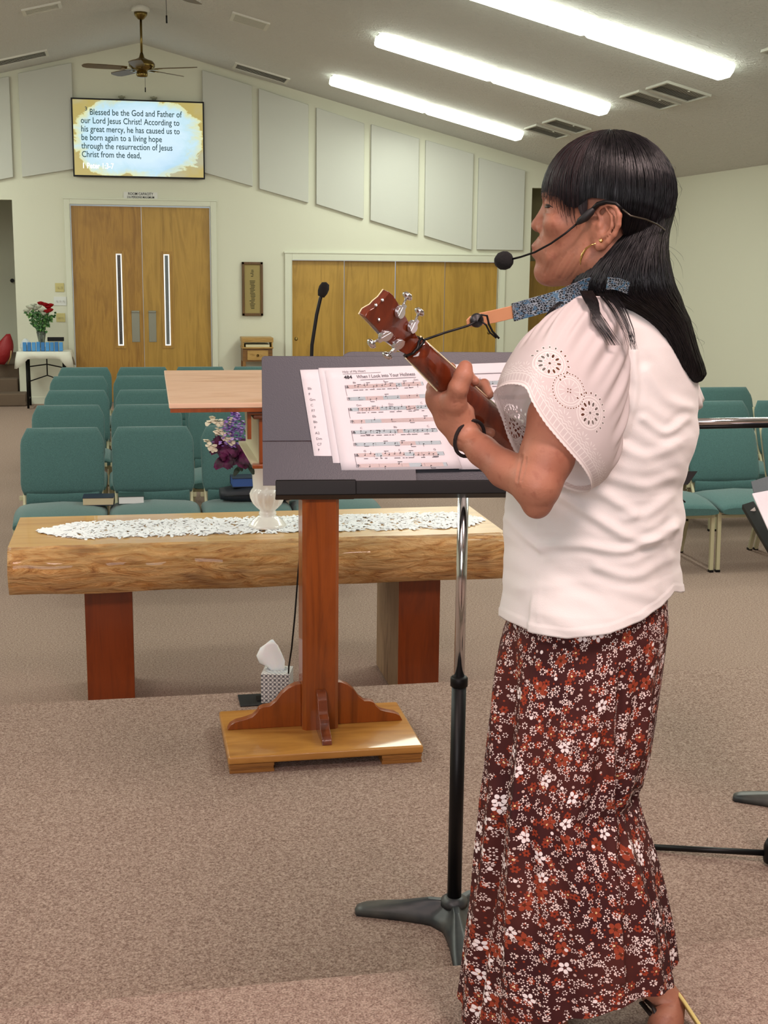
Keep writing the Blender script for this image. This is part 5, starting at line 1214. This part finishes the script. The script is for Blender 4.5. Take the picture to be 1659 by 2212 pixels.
mb=MB(); mb.add(vs,[(j*nT+i,j*nT+(i+1)%nT,(j+1)*nT+(i+1)%nT,(j+1)*nT+i) for j in range(nV) for i in range(nT)],True)
blo=mb.build('blouse',bl.m,body); s_=blo.modifiers.new('t','SOLIDIFY'); s_.thickness=.0022; s_.offset=-1
# lace sleeves
hem=[(1066,850,2.00),(1078,836,1.965),(1103,829,1.93),(1134,836,1.895),(1150,868,1.875),(1174,908,1.865),(1203,944,1.862),(1233,978,1.865),(1260,1010,1.875),(1276,1040,1.90),(1274,1060,1.94),(1246,1062,2.0),(1205,1045,2.035),(1160,1015,2.045),(1122,988,2.04),(1100,950,2.03),(1085,905,2.02),(1071,872,2.01)]
armh=[(1196,706,2.10),(1206,682,2.075),(1222,662,2.05),(1250,642,2.035),(1294,640,2.03),(1334,664,2.02),(1354,712,2.015),(1360,770,2.01),(1358,830,2.012),(1345,890,2.01),(1332,940,2.03),(1310,968,2.06),(1280,965,2.09),(1250,930,2.11),(1225,880,2.12),(1205,820,2.125),(1192,770,2.12),(1190,735,2.115)]
def cyc(P_,u):
    n=len(P_); f=(u%1)*n; i=int(f); t=f-i; a,b,c,d=[P_[(i+k-1)%n] for k in range(4)]
    return tuple(.5*((2*b[k])+(-a[k]+c[k])*t+(2*a[k]-5*b[k]+4*c[k]-d[k])*t*t+(-a[k]+3*b[k]-3*c[k]+d[k])*t**3) for k in range(3))
def sleeve_pt(u,v):
    a=cyc(armh,u); h=cyc(hem,u); pa,ph=aY(*a),aY(*h); p=pa.lerp(ph,v)
    return p
cenA=sum((aY(*p) for p in armh),Vector())/len(armh); cenH=sum((aY(*p) for p in hem),Vector())/len(hem)
nU,nW=260,90; vs=[]; uvs=[]; hemlen=0; cum=[0]
for i in range(nU): cum.append(cum[-1]+(sleeve_pt((i+1)/nU,1)-sleeve_pt(i/nU,1)).length)
for j in range(nW+1):
    v=j/nW
    for i in range(nU+1):
        u=i/nU; p=sleeve_pt(u,v); c=cenA.lerp(cenH,v); o_=(p-c); ax=(cenH-cenA).normalized(); o_=(o_-ax*o_.dot(ax)).normalized()
        puff=.020*math.sin(PI*min(1,v*1.05))**.8; rip=(.0028*math.sin(2*PI*u*17+2)+.002*math.sin(2*PI*u*31))*math.sin(PI*min(1,v*1.4+.1))*(1 if v<.65 else .3)
        p=p+o_*(puff+rip)
        if j==nW: p=p+ax*.0016*abs(math.sin(cum[i]/.0085*PI))
        vs.append(p); uvs.append((cum[i],(sleeve_pt(u,1)-sleeve_pt(u,0)).length*(1-v)))
me=bpy.data.meshes.new('sleeve'); fs=[(j*(nU+1)+i,j*(nU+1)+i+1,(j+1)*(nU+1)+i+1,(j+1)*(nU+1)+i) for j in range(nW) for i in range(nU)]
me.from_pydata(vs,[],fs); uvl=me.uv_layers.new(name='UVMap')
for lp_ in me.loops: uvl.data[lp_.index].uv=uvs[lp_.vertex_index]
me.polygons.foreach_set('use_smooth',[True]*len(me.polygons))
# sleeve cloth: eyelet roundels placed on the cloth, ladder band along the hem
lc=N('eyelet_lace','#ddd5d4',.85,spec=.2)
geo=lc.coord('Object'); uvn=lc.coord('UV'); su=lc.n('ShaderNodeSeparateXYZ'); lc.l(uvn,su.inputs[0]); U_,V_=su.outputs[0],su.outputs[1]
mt=lc.math
def near(px,py):
    best=None
    for k_,v_ in enumerate(vs):
        if uvs[k_][1]<.004: continue
        qx,qy=pj(v_); d_=(qx-px)**2+(qy-py)**2
        if d_<60 and (best is None or v_.y<best[0]): best=(v_.y,k_)
    return best[1] if best else None
holes=None; thread=None
def acc(a,b): return b if a is None else mt('MAXIMUM',a,b)
def step_lt(x_,lim,soft): return mt('MULTIPLY',mt('SUBTRACT',lim,x_),1/soft) if False else mt('LESS_THAN',x_,lim)
for ci,(px,py,rp) in enumerate(((1188,778,33),(1232,837,31),(1281,893,34))):
    k_=near(px,py)
    if k_ is None: print('NO ROUNDEL',px,py); continue
    i_,j_=k_%(nU+1),k_//(nU+1); p=vs[k_]; e1=(vs[k_+1]-vs[k_-1]).normalized(); e2=vs[k_+(nU+1)]-vs[k_-(nU+1)]; e2=(e2-e1*e2.dot(e1)).normalized()
    R_=rp/F_*(p-O_).dot(AF)
    sb=lc.n('ShaderNodeVectorMath',operation='SUBTRACT'); lc.l(geo,sb.inputs[0]); sb.inputs[1].default_value=p
    def dot(e):
        x_=lc.n('ShaderNodeVectorMath',operation='DOT_PRODUCT'); lc.l(sb.outputs[0],x_.inputs[0]); x_.inputs[1].default_value=e; return x_.outputs['Value']
    a_,b_=dot(e1),dot(e2); rr_2=mt('SQRT',mt('ADD',mt('MULTIPLY',a_,a_),mt('MULTIPLY',b_,b_))); an=mt('ARCTAN2',b_,a_)
    def petals(n,r0,rw,aw,ph=0):
        st_=2*PI/n; fa=mt('SUBTRACT',mt('MODULO',mt('ADD',mt('ADD',an,ph),10*2*PI),st_),st_/2)
        x1=mt('MULTIPLY',mt('SUBTRACT',mt('MULTIPLY',rr_2,mt('COSINE',fa)),r0),1/rw); y1=mt('MULTIPLY',mt('MULTIPLY',rr_2,mt('SINE',fa)),1/aw)
        return mt('ADD',mt('MULTIPLY',x1,x1),mt('MULTIPLY',y1,y1))
    if ci!=1:
        pe=petals(11,R_*.63,R_*.15,R_*.085); holes=acc(holes,mt('LESS_THAN',pe,1)); thread=acc(thread,mt('MULTIPLY',mt('LESS_THAN',pe,2.6),mt('GREATER_THAN',pe,1)))
        holes=acc(holes,mt('LESS_THAN',rr_2,R_*.085))
        sp2=petals(11,R_*.27,R_*.2,R_*.022); thread=acc(thread,mt('LESS_THAN',sp2,1))
        pe=petals(20,R_*1.30,R_*.085,R_*.055); up_=mt('GREATER_THAN',mt('MULTIPLY',b_,-1),-R_*.25) ; holes=acc(holes,mt('MULTIPLY',mt('LESS_THAN',pe,1),up_)); thread=acc(thread,mt('MULTIPLY',mt('MULTIPLY',mt('LESS_THAN',pe,3),mt('GREATER_THAN',pe,1)),up_))
    else:
        pe=petals(4,R_*.15,R_*.06,R_*.045,.7); holes=acc(holes,mt('LESS_THAN',pe,1))
        sp2=petals(12,R_*.62,R_*.24,R_*.035); thread=acc(thread,mt('LESS_THAN',sp2,1))
        pe=petals(34,R_*1.27,R_*.05,R_*.05); holes=acc(holes,mt('LESS_THAN',pe,1)); thread=acc(thread,mt('MULTIPLY',mt('LESS_THAN',pe,3),mt('GREATER_THAN',pe,1)))
    for q_ in (.88,1.06):
        thread=acc(thread,mt('LESS_THAN',mt('ABSOLUTE',mt('SUBTRACT',rr_2,R_*q_)),R_*.035))
# bands: V is the distance from the hem
wv=mt('MULTIPLY',mt('SINE',mt('MULTIPLY',U_,2*PI/.0105)),.0011)
def band(c_,w_,wav=None):
    x_=mt('ABSOLUTE',mt('SUBTRACT',mt('ADD',V_,wav) if wav is not None else V_,c_)); return mt('LESS_THAN',x_,w_)
for c_,w_,wa in ((.0025,.0018,None),(.0085,.0008,None),(.0215,.0008,None),(.0255,.0009,wv),(.0300,.0006,wv)): thread=acc(thread,band(c_,w_,wa))
rung=mt('MULTIPLY',mt('LESS_THAN',mt('ABSOLUTE',mt('SUBTRACT',mt('MODULO',U_,.0085),.004)),.0008),mt('MULTIPLY',mt('GREATER_THAN',V_,.0085),mt('LESS_THAN',V_,.0215))); thread=acc(thread,rung)
# sprigs between band and roundels
fu=mt('SUBTRACT',mt('MODULO',U_,.021),.0105); fv_=mt('SUBTRACT',V_,.031); an2=mt('ARCTAN2',fv_,fu); r2_=mt('SQRT',mt('ADD',mt('MULTIPLY',fu,fu),mt('MULTIPLY',fv_,fv_)))
fa=mt('SUBTRACT',mt('MODULO',mt('ADD',an2,20*PI),PI/5),PI/10); x1=mt('MULTIPLY',mt('SUBTRACT',r2_,.0095),1/.0035); y1=mt('MULTIPLY',mt('MULTIPLY',r2_,fa),1/.0008)
thread=acc(thread,mt('MULTIPLY',mt('LESS_THAN',mt('ADD',mt('MULTIPLY',x1,x1),mt('MULTIPLY',y1,y1)),1),mt('GREATER_THAN',fv_,0)))
lc.col(lc.mix(thread,'#dad1d1','#f4f0ee')); lc.bump(thread,.9,.0035)
tr=lc.n('ShaderNodeBsdfTransparent'); mx=lc.n('ShaderNodeMixShader'); tl=lc.n('ShaderNodeBsdfTranslucent'); tl.inputs[0].default_value=(.8,.74,.73,1); m2_=lc.n('ShaderNodeMixShader'); m2_.inputs[0].default_value=.22
lc.l(lc.b.outputs[0],m2_.inputs[1]); lc.l(tl.outputs[0],m2_.inputs[2]); 
sheer=lc.n('ShaderNodeMixShader'); sheer.inputs[0].default_value=.10; tr2=lc.n('ShaderNodeBsdfTransparent'); lc.l(m2_.outputs[0],sheer.inputs[1]); lc.l(tr2.outputs[0],sheer.inputs[2])
lc.l(holes,mx.inputs[0]); lc.l(sheer.outputs[0],mx.inputs[1]); lc.l(tr.outputs[0],mx.inputs[2]); lc.l(mx.outputs[0],lc.t.nodes['Material Output'].inputs['Surface'])
me.materials.append(lc.m); slv=bpy.data.objects.new('sleeve',me); C.objects.link(slv); slv.parent=blo
# far sleeve, only its ruffled end shows behind her back
mb=MB(); rings=[]
for j in range(14):
    v=j/13; c=S2.lerp(aY(1478,872,2.38),v); ax=(aY(1478,872,2.38)-S2).normalized(); ring=[]
    for i in range(40):
        a=2*PI*i/40; r_=.060+.004*v+.003*v*math.sin(a*9); ring.append(c+ax.cross(UZ).normalized()*r_*math.cos(a)*.62+ax.cross(ax.cross(UZ)).normalized()*r_*.52*math.sin(a))
    rings.append(ring)
mb.loft(rings,cap=False); o=mb.build('sleeve',bl.m,blo); o.modifiers.new('t','SOLIDIFY').thickness=.002
# ------------------------------------------------------------------ skirt
SRW=[(1225,1116,1428,.138),(1300,1110,1429,.142),(1345,1102,1431,.147),(1420,1086,1420,.154),(1550,1068,1400,.154),(1650,1058,1380,.150),(1712,1050,1360,.150),(1760,1045,1372,.153),(1830,1037,1396,.160),(1900,1030,1413,.166),(2000,1021,1432,.175),(2080,1012,1443,.182),(2135,1007,1450,.186),(2230,995,1458,.194)]
def srow(y):
    for a,b in zip(SRW,SRW[1:]):
        if y<=b[0]: t=max(0,(y-a[0])/(b[0]-a[0])); return [p+(q-p)*t for p,q in zip(a,b)]
    return list(SRW[-1])
SKY=2.15
def spt(y,th,grow=0):
    _,l,r,a=srow(y); pL,pR=aY(l,y,SKY),aY(r,y,SKY); c=(pL+pR)/2; h=(pR-pL).length/2+grow; a+=grow; b=math.sqrt(max(h*h-(.342*a)**2,1e-4))/.939
    return c+BF*(b*math.cos(th))+BL*(a*math.sin(th))
def shem(th):
    px,_=pj(spt(2150,th)); T=[(960,2250),(1180,2232),(1240,2205),(1300,2192),(1345,2178),(1400,2160),(1440,2146),(1475,2128)]
    if math.sin(th)<-.1: return 2150
    for (a,b),(c,d) in zip(T,T[1:]):
        if px<=c: return b+(d-b)*max(0,px-a)/(c-a)
    return 2128
nT,nV=300,200; vs=[]; uvs=[]; ths=[2*PI*i/nT for i in range(nT+1)]; hy=[min(settle(spt,near_(t),shem(near_(t))),2196) for t in ths]
SF=[([(1112,1360),(1100,1500),(1080,1700),(1062,1900),(1035,2100),(1020,2230)],10,-.016),([(1092,1350),(1078,1500),(1062,1700),(1045,1900),(1015,2100)],8,.008),([(1330,1420),(1322,1560),(1320,1700),(1325,1850),(1338,2000),(1345,2120)],6,.009),([(1345,1450),(1338,1600),(1338,1760),(1350,1900)],6,-.010),
([(1378,1712),(1350,1800),(1330,1900)],7,-.008),([(1395,1500),(1385,1600),(1376,1700)],7,.006),([(1200,1900),(1190,2050),(1180,2200)],12,.006),([(1135,1400),(1125,1600),(1110,1850),(1095,2100)],7,.006),([(1365,1740),(1330,1880),(1345,1880)],6,.006)]
for j in range(nV+1):
    v=j/nV
    for i,th in enumerate(ths):
        y=1240+(hy[i]-1240)*v; p=spt(y,th); q=spt(y,th,.01); nrm=(q-p).normalized(); px,py=pj(p); d=0; k=min(1,v*2)
        k*=min(1,max(.0,(y-1300)/140)); d+=.005*k*math.sin(9*th+1.5*math.sin(3*v))+.0035*k*math.sin(17*th+2+v*2)+.004*k*mn.noise(Vector((th*6,v*5,1)))
        if math.sin(th)>-.3:
            for pl,w,am in SF:
                s_=seg(px,py,pl)
                if s_<w*3: d+=am*math.exp(-(s_/w)**2)*min(1,max(0,(y-1330)/120))
        vs.append(p+nrm*d); uvs.append((i/nT*1.02,-(p.z)))
me=bpy.data.meshes.new('skirt'); me.from_pydata(vs,[],[(j*(nT+1)+i,j*(nT+1)+i+1,(j+1)*(nT+1)+i+1,(j+1)*(nT+1)+i) for j in range(nV) for i in range(nT)]); uvl=me.uv_layers.new(name='UVMap')
for lp_ in me.loops: uvl.data[lp_.index].uv=uvs[lp_.vertex_index]
me.polygons.foreach_set('use_smooth',[True]*len(me.polygons))
fk=N('floral_cotton','#43201f',.8,spec=.2); uvn=fk.coord('UV'); mt=fk.math
def flowers(cur,scale,prob,colr,n,r0,rp,ctr=None,rc=.1,off=(0,0,0),jit=.85,lo=0.0):
    mp=fk.n('ShaderNodeMapping'); mp.inputs['Scale'].default_value=(scale,scale,0); mp.inputs['Location'].default_value=off; fk.l(uvn,mp.inputs[0])
    vo=fk.n('ShaderNodeTexVoronoi',voronoi_dimensions='2D'); vo.inputs['Scale'].default_value=1; vo.inputs['Randomness'].default_value=jit; fk.l(mp.outputs[0],vo.inputs['Vector'])
    sb=fk.n('ShaderNodeVectorMath',operation='SUBTRACT'); fk.l(mp.outputs[0],sb.inputs[0]); fk.l(vo.outputs['Position'],sb.inputs[1]); s=fk.n('ShaderNodeSeparateXYZ'); fk.l(sb.outputs[0],s.inputs[0])
    sc=fk.n('ShaderNodeSeparateColor'); fk.l(vo.outputs['Color'],sc.inputs[0])
    x_,y_=s.outputs[0],s.outputs[1]; r=mt('SQRT',mt('ADD',mt('MULTIPLY',x_,x_),mt('MULTIPLY',y_,y_)))
    on=mt('MULTIPLY',mt('LESS_THAN',sc.outputs[0],prob),mt('GREATER_THAN',sc.outputs[0],lo))
    if n:
        st=2*PI/n; an=mt('ADD',mt('ADD',mt('ARCTAN2',y_,x_),mt('MULTIPLY',sc.outputs[1],6.0)),20*PI); fa=mt('SUBTRACT',mt('MODULO',an,st),st/2)
        dx=mt('MULTIPLY',mt('SUBTRACT',mt('MULTIPLY',r,mt('COSINE',fa)),r0),.78); dy=mt('MULTIPLY',r,mt('SINE',fa)); d=mt('SQRT',mt('ADD',mt('MULTIPLY',dx,dx),mt('MULTIPLY',dy,dy))); m=mt('MULTIPLY',mt('LESS_THAN',d,rp),on)
    else: m=mt('MULTIPLY',mt('LESS_THAN',r,rp),on)
    cur=fk.mix(m,cur,colr)
    if ctr: cur=fk.mix(mt('MULTIPLY',mt('LESS_THAN',r,rc),on),cur,ctr)
    return cur
base=fk.ramp(fk.noise(fk.coord(),7,2),[(.35,'#3a1a1c'),(.65,'#4c2420')])
c=flowers(base,75,.5,'#96412a',0,0,.13)
c=flowers(c,48,.35,'#8e3822',6,.22,.10,None,off=(3,7,0))
c=flowers(c,60,.42,'#c9b2ab',0,0,.15,off=(9,2,0))
c=flowers(c,76,.55,'#e2cfca',6,.28,.085,off=(1,5,0),jit=1)
c=flowers(c,58,.34,'#e6d5d0',7,.27,.075,off=(4,1,0),jit=1)
c=flowers(c,33,.11,'#93402a',5,.26,.135,'#5a2a14',.085,off=(2,2,0))
c=flowers(c,44,.24,'#8a3a28',6,.25,.10,'#e9c98f',.08,off=(7,3,0),lo=.1)
c=flowers(c,36,.11,'#f0e6e6',5,.26,.125,'#5a2e2a',.07,off=(5,9,0))
c=flowers(c,26,.16,'#eee2e0',0,0,.085,off=(8,8,0))
fk.col(c); fk.bump(fk.noise(fk.coord(),500,2),.15,.001)
tr=fk.n('ShaderNodeBsdfTransparent'); mx=fk.n('ShaderNodeMixShader'); mx.inputs[0].default_value=0.0; fk.l(fk.b.outputs[0],mx.inputs[1]); fk.l(tr.outputs[0],mx.inputs[2])
me.materials.append(fk.m); sk=bpy.data.objects.new('skirt',me); C.objects.link(sk); sk.parent=body
# sandal on the lifted foot and hair tie, ear jewellery
so=MB(); a,b=aY(1467,2142,2.15),aY(1545,2262,2.06); wv_=Vector((.0,.05,.0)); th_=Vector((.006,0,.003))
so.add([a-wv_*.6,a+wv_*.6,b+wv_,b-wv_,a-wv_*.6-th_,a+wv_*.6-th_,b+wv_-th_,b-wv_-th_],[(0,1,2,3),(7,6,5,4),(0,4,5,1),(1,5,6,2),(2,6,7,3),(3,7,4,0)])
sd=so.build('sandal',plain('sandal_sole','#d8c77c',.5),body,bevel=.002)
MB().tube([aY(1385,2165,2.16),aY(1405,2190,2.13),aY(1440,2205,2.11),aY(1470,2225,2.10)],.006,8,flat=.5).tube([aY(1395,2160,2.15),aY(1412,2178,2.13),aY(1424,2205,2.11)],.005,8,flat=.5).build('strap',plain('sandal_strap','#1b1512',.5),sd)
wc=WR+(EL-WR).normalized()*.016; ax=(f2-WR).normalized(); s1=ax.cross(UZ).normalized(); s2=ax.cross(s1)
pts=[wc+(s1*math.cos(t)+s2*math.sin(t))*.0300+ax*(.006*math.sin(t)) for t in [2*PI*k/28 for k in range(29)]]
MB().tube(pts,.0030,8,cap=False).build('hair_tie',plain('dark_elastic','#1a0d0d',.9),body)
gold=plain('gold','#e6c27a',.18,1)
MB().lathe([(0,0),(.003,.001),(.0035,.003),(.002,.0045),(0,.005)],HP(1297,520,.090),12,Matrix.Rotation(PI/2,4,'X')).build('ear_stud',gold,body)
hp=[(1287,526,.087),(1277,529,.086),(1266,537,.085),(1258,550,.084),(1254,562,.083),(1254,572,.083)]
h_=MB().tube([HP(*p) for p in hp],[.0009,.0012,.0018,.0022,.0016,.0008],8)
h_.build('hoop_earring',gold,body)
# ================================================================== headset microphone
t0=HP(1265,462,.085); hs=thing('headset_microphone','black headset microphone hooked over the singer\'s ear with a foam tipped boom','microphone',t0)
R_=lambda px,py,lat: HP(px,py,lat)-t0
MB().tube([R_(1248,482,.083),R_(1220,505,.082),R_(1190,526,.080),R_(1155,545,.074),R_(1125,555,.068),R_(1105,560,.062)],.0017,8).build('boom',M['blackp'],hs)
MB().tube([R_(1246,484,.084),R_(1252,478,.085),R_(1264,470,.086),R_(1276,458,.087),R_(1284,450,.087)],[.003,.0065,.0085,.0075,.004],12,flat=.8).build('ear_unit',plain('matte_black','#141416',.6),hs)
MB().tube([R_(1278,455,.087),R_(1292,441,.088),R_(1310,436,.090),R_(1330,439,.094),R_(1345,452,.095)],[.004,.0042,.0038,.003,.0022],8).build('ear_hook',M['blackp'],hs)
MB().tube([R_(1345,452,.096),R_(1362,466,.094),R_(1395,474,.080),R_(1420,485,.055),R_(1435,496,.03),R_(1437,500,.0)],.0014,8).build('neck_band',plain('band_dark','#4a463c',.3,.6),hs)
fo=R_(1088,563,.060); dd=(R_(1105,560,.062)-fo).normalized()
MB().lathe([(0,-.0150),(.008,-.0140),(.0142,-.007),(.0158,.001),(.0145,.008),(.010,.0135),(.004,.0165),(0,.017)],fo,20,dd.to_track_quat('Z','Y').to_matrix().to_4x4()).build('foam_cap',bpy.data.materials['foam'],hs)
# ================================================================== ukulele
nutp=aY(894,752,1.995); heelp=aY(1092,945,2.14); ax=(nutp-heelp).normalized(); toc=(O_-(nutp+heelp)/2).normalized()
bk=(toc*.85-BF*.35); bk=(bk-ax*bk.dot(ax)).normalized(); wd=ax.cross(bk).normalized()
if wd.z<0: wd=-wd
uk=thing('ukulele','glossy mahogany ukulele held by the singer, seen from behind with silver tuners','ukulele',nutp)
mah=wood('mahogany_gloss','#6e2c14','#40140a',2,1.2,.14,.5,coat=.8); crmb=plain('cream_binding','#e6dcb4',.4)
def nk_(s,w,b): return ax*s+wd*w+bk*b
L=(nutp-heelp).length
rings=[]
for i in range(15):
    t=i/14; s=-L*t; w=.0205+.0095*t; dp=.016+.006*t
    if t>.72: dp+=.045*((t-.72)/.28)**1.6; w+=.010*((t-.72)/.28)**2
    if t<.06: dp-=.004*(1-t/.06)
    rings.append([nk_(s,w*math.cos(PI*k/14),dp*math.sin(PI*k/14)**.85) for k in range(15)])
mb=MB(); mb.loft(rings,cap=True,close=True); mb.build('neck',mah,uk)
mb=MB(); mb.prism([(.004,-.0195),(.004,.0195),(-L-.08,.028),(-L-.08,-.028)],lambda p:nk_(p[0],p[1],-.0005),lambda p:nk_(p[0],p[1],-.006)); mb.build('fretboard',plain('fretboard_dark','#2a1812',.4),uk)
MB().tube([nk_(.003,.0205,0),nk_(-L*.98,.0300,0)],.0016,6).build('neck_binding',crmb,uk)
MB().tube([nk_(.003,-.0205,0),nk_(-L*.98,-.0300,0)],.0010,6).build('neck_binding',crmb,uk)
def onH(px,py,off=0):
    v=ray(px,py); t=((nutp+bk*off-O_).dot(bk))/v.dot(bk); return O_+v*t-nutp
ho=[(905,737),(880,694),(858,655),(846,636),(838,629),(833,636),(826,645),(815,654),(808,662),(800,666),(792,671),(785,683),(806,704),(838,740),(862,758),(880,767)]
pts=[onH(*p) for p in ho]
MB().prism(pts,lambda p:p+bk*.004,lambda p:p-bk*.012).build('headstock',mah,uk,bevel=.0015)
MB().prism([p*1.0 for p in pts],lambda p:p-bk*.012,lambda p:p-bk*.0135).build('headstock_veneer',crmb,uk)
ch2=plain('tuner_chrome','#d5d5d8',.22,.9)
for (gx,gy),(kx,ky) in (((862,675),(878,643)),((889,707),(904,677)),((833,724),(806,740)),((860,742),(839,765))):
    g=onH(gx,gy,.006); k=onH(kx,ky,-.002); d=(k-g).normalized(); n_=bk.cross(d)
    tn=MB(); tn.prism([(math.cos(a)*.0115*(1 if math.cos(a)>0 else .85),math.sin(a)*.0098) for a in [2*PI*q/20 for q in range(20)]],lambda p:g-n_*p[1]-d*(p[0]-.002)-bk*.002+ax*0,lambda p:g-n_*p[1]*.9-d*(p[0]*.9-.002)+bk*.006)
    tn=tn.build('tuner_housing',ch2,uk,bevel=.001)
    MB().box((0,0,0),(.024,.0065,.005),Matrix.Translation(g+d*.004+bk*.004+n_*-.0)@Matrix((d,n_,bk)).transposed().to_4x4()).build('tuner_plate',ch2,tn)
    MB().tube([g+d*.004+bk*.002,k],.0019,8).build('tuner_shaft',M['chrome'],tn)
    MB().lathe([(0,-.0035),(.0045,-.003),(.0082,-.001),(.0088,.0015),(.006,.005),(0,.006)],k+d*.002,16,(d+bk*.25).to_track_quat('Z','Y').to_matrix().to_4x4()).build('tuner_knob',M['chrome'],tn)
for q in ((818,690),(826,648),(812,659)):
    MB().lathe([(0,0),(.003,0),(.0022,.002),(0,.003)],onH(*q,.004),10,bk.to_track_quat('Z','Y').to_matrix().to_4x4()).build('string_post_tip',M['chrome'],uk)
# body: figure of eight outline, back towards the singer
out=[]
for k in range(48):
    a=2*PI*k/48; s=.150*math.cos(a); wv=.074*abs(math.sin(a))**.8*(1 if math.sin(a)>0 else -1)*(1-.16*math.exp(-((s-.02)/.035)**2))*(1-.14*math.tanh(s/.05)); out.append((-L-.145+s,wv))
MB().prism(out,lambda p:nk_(p[0],p[1],.036),lambda p:nk_(p[0],p[1],-.020)).build('body',mah,uk,bevel=.003)
MB().tube([nk_(p[0],p[1]*1.005,.0355) for p in out+out[:1]],.0018,6,cap=False).build('body_binding',crmb,uk)
for k in range(4): MB().tube([nk_(.002,-.012+.008*k,-.009),nk_(-L-.16,-.018+.012*k,-.012)],.0004,5).build('string',plain('nylon','#e9e6dc',.3),uk)
# strap with leather end, button and cord
l0=aY(1060,685,2.03); sp0=thing('instrument_strap','blue black patterned strap with tan leather end tied to the ukulele headstock','strap',l0)
def rib_(pts,w,th,up=Vector((.25,0,1))):
    mb=MB(); rings=[]
    for i,p in enumerate(pts):
        t=(pts[min(i+1,len(pts)-1)]-pts[max(i-1,0)]).normalized(); u=(up-t*up.dot(t)).normalized(); n_=t.cross(u); ww=w[i]/2 if isinstance(w,list) else w/2
        rings.append([p+u*ww+n_*th,p-u*ww+n_*th,p-u*ww-n_*th,p+u*ww-n_*th])
    return mb.loft(rings,smooth=False)
S_=lambda px,py,Y: aY(px,py,Y)-l0
tan=plain('tan_leather','#b9845f',.35)
rib_([S_(1008,697,2.012),S_(1016,695,2.014),S_(1030,691,2.018),S_(1070,683,2.028),S_(1112,673,2.04)],[.008,.017,.020,.021,.021],.0014).build('leather_end',tan,sp0,bevel=.001)
xs_=N('strap_jacquard','#101820',.35); co=xs_.coord(scale=(130,130,190)); vn=xs_.n('ShaderNodeTexVoronoi',feature='DISTANCE_TO_EDGE'); vn.inputs['Scale'].default_value=1.6; xs_.l(co,vn.inputs['Vector']); nn_=xs_.noise(co,1.1,3)
c=xs_.ramp(vn.outputs['Distance'],[(.03,'#8c98a2'),(.12,'#0c1218')]); c=xs_.mix(xs_.ramp(nn_,[(.52,(0,0,0)),(.60,(.8,.8,.8))]),c,'#37607c'); xs_.col(c)
rib_([S_(1108,675,2.036),S_(1140,666,2.042),S_(1180,655,2.045),S_(1215,644,2.04),S_(1238,634,2.035),S_(1262,622,2.05),S_(1300,612,2.08)],[.029,.029,.029,.029,.030,.030,.03],.0016).build('woven_strap',xs_.m,sp0)
rib_([S_(1312,612,1.996),S_(1332,613,2.004),S_(1352,620,2.015),S_(1374,632,2.035)],.019,.0016).build('woven_strap',xs_.m,sp0)
MB().lathe([(0,-.004),(.009,-.0035),(.0115,0),(.009,.004),(0,.006)],S_(1030,692,2.010),18,Matrix.Rotation(PI/2,4,'X')).build('strap_button',plain('rubber_button','#1c1c20',.4),sp0)
MB().tube([S_(900,757,1.97),S_(916,738,1.975),S_(912,730,1.99),S_(905,738,1.975),S_(902,752,1.968),S_(893,763,1.966),S_(880,768,1.975)],.0022,8).build('cord_loop',M['blackp'],sp0)
MB().tube([S_(914,735,1.975),S_(960,719,1.99),S_(1010,704,2.005),S_(1030,694,2.002)],.0019,8).build('cord',M['blackp'],sp0)
MB().tube([S_(1034,694,2.0),S_(1040,680,1.998),S_(1052,682,2.0),S_(1056,700,2.0),S_(1064,716,2.0),S_(1078,731,2.0)],.0018,8).tube([S_(1040,694,2.0),S_(1050,702,2.0),S_(1058,718,2.0),S_(1072,730,2.0)],.0015,8).build('cord_end',M['blackp'],sp0)
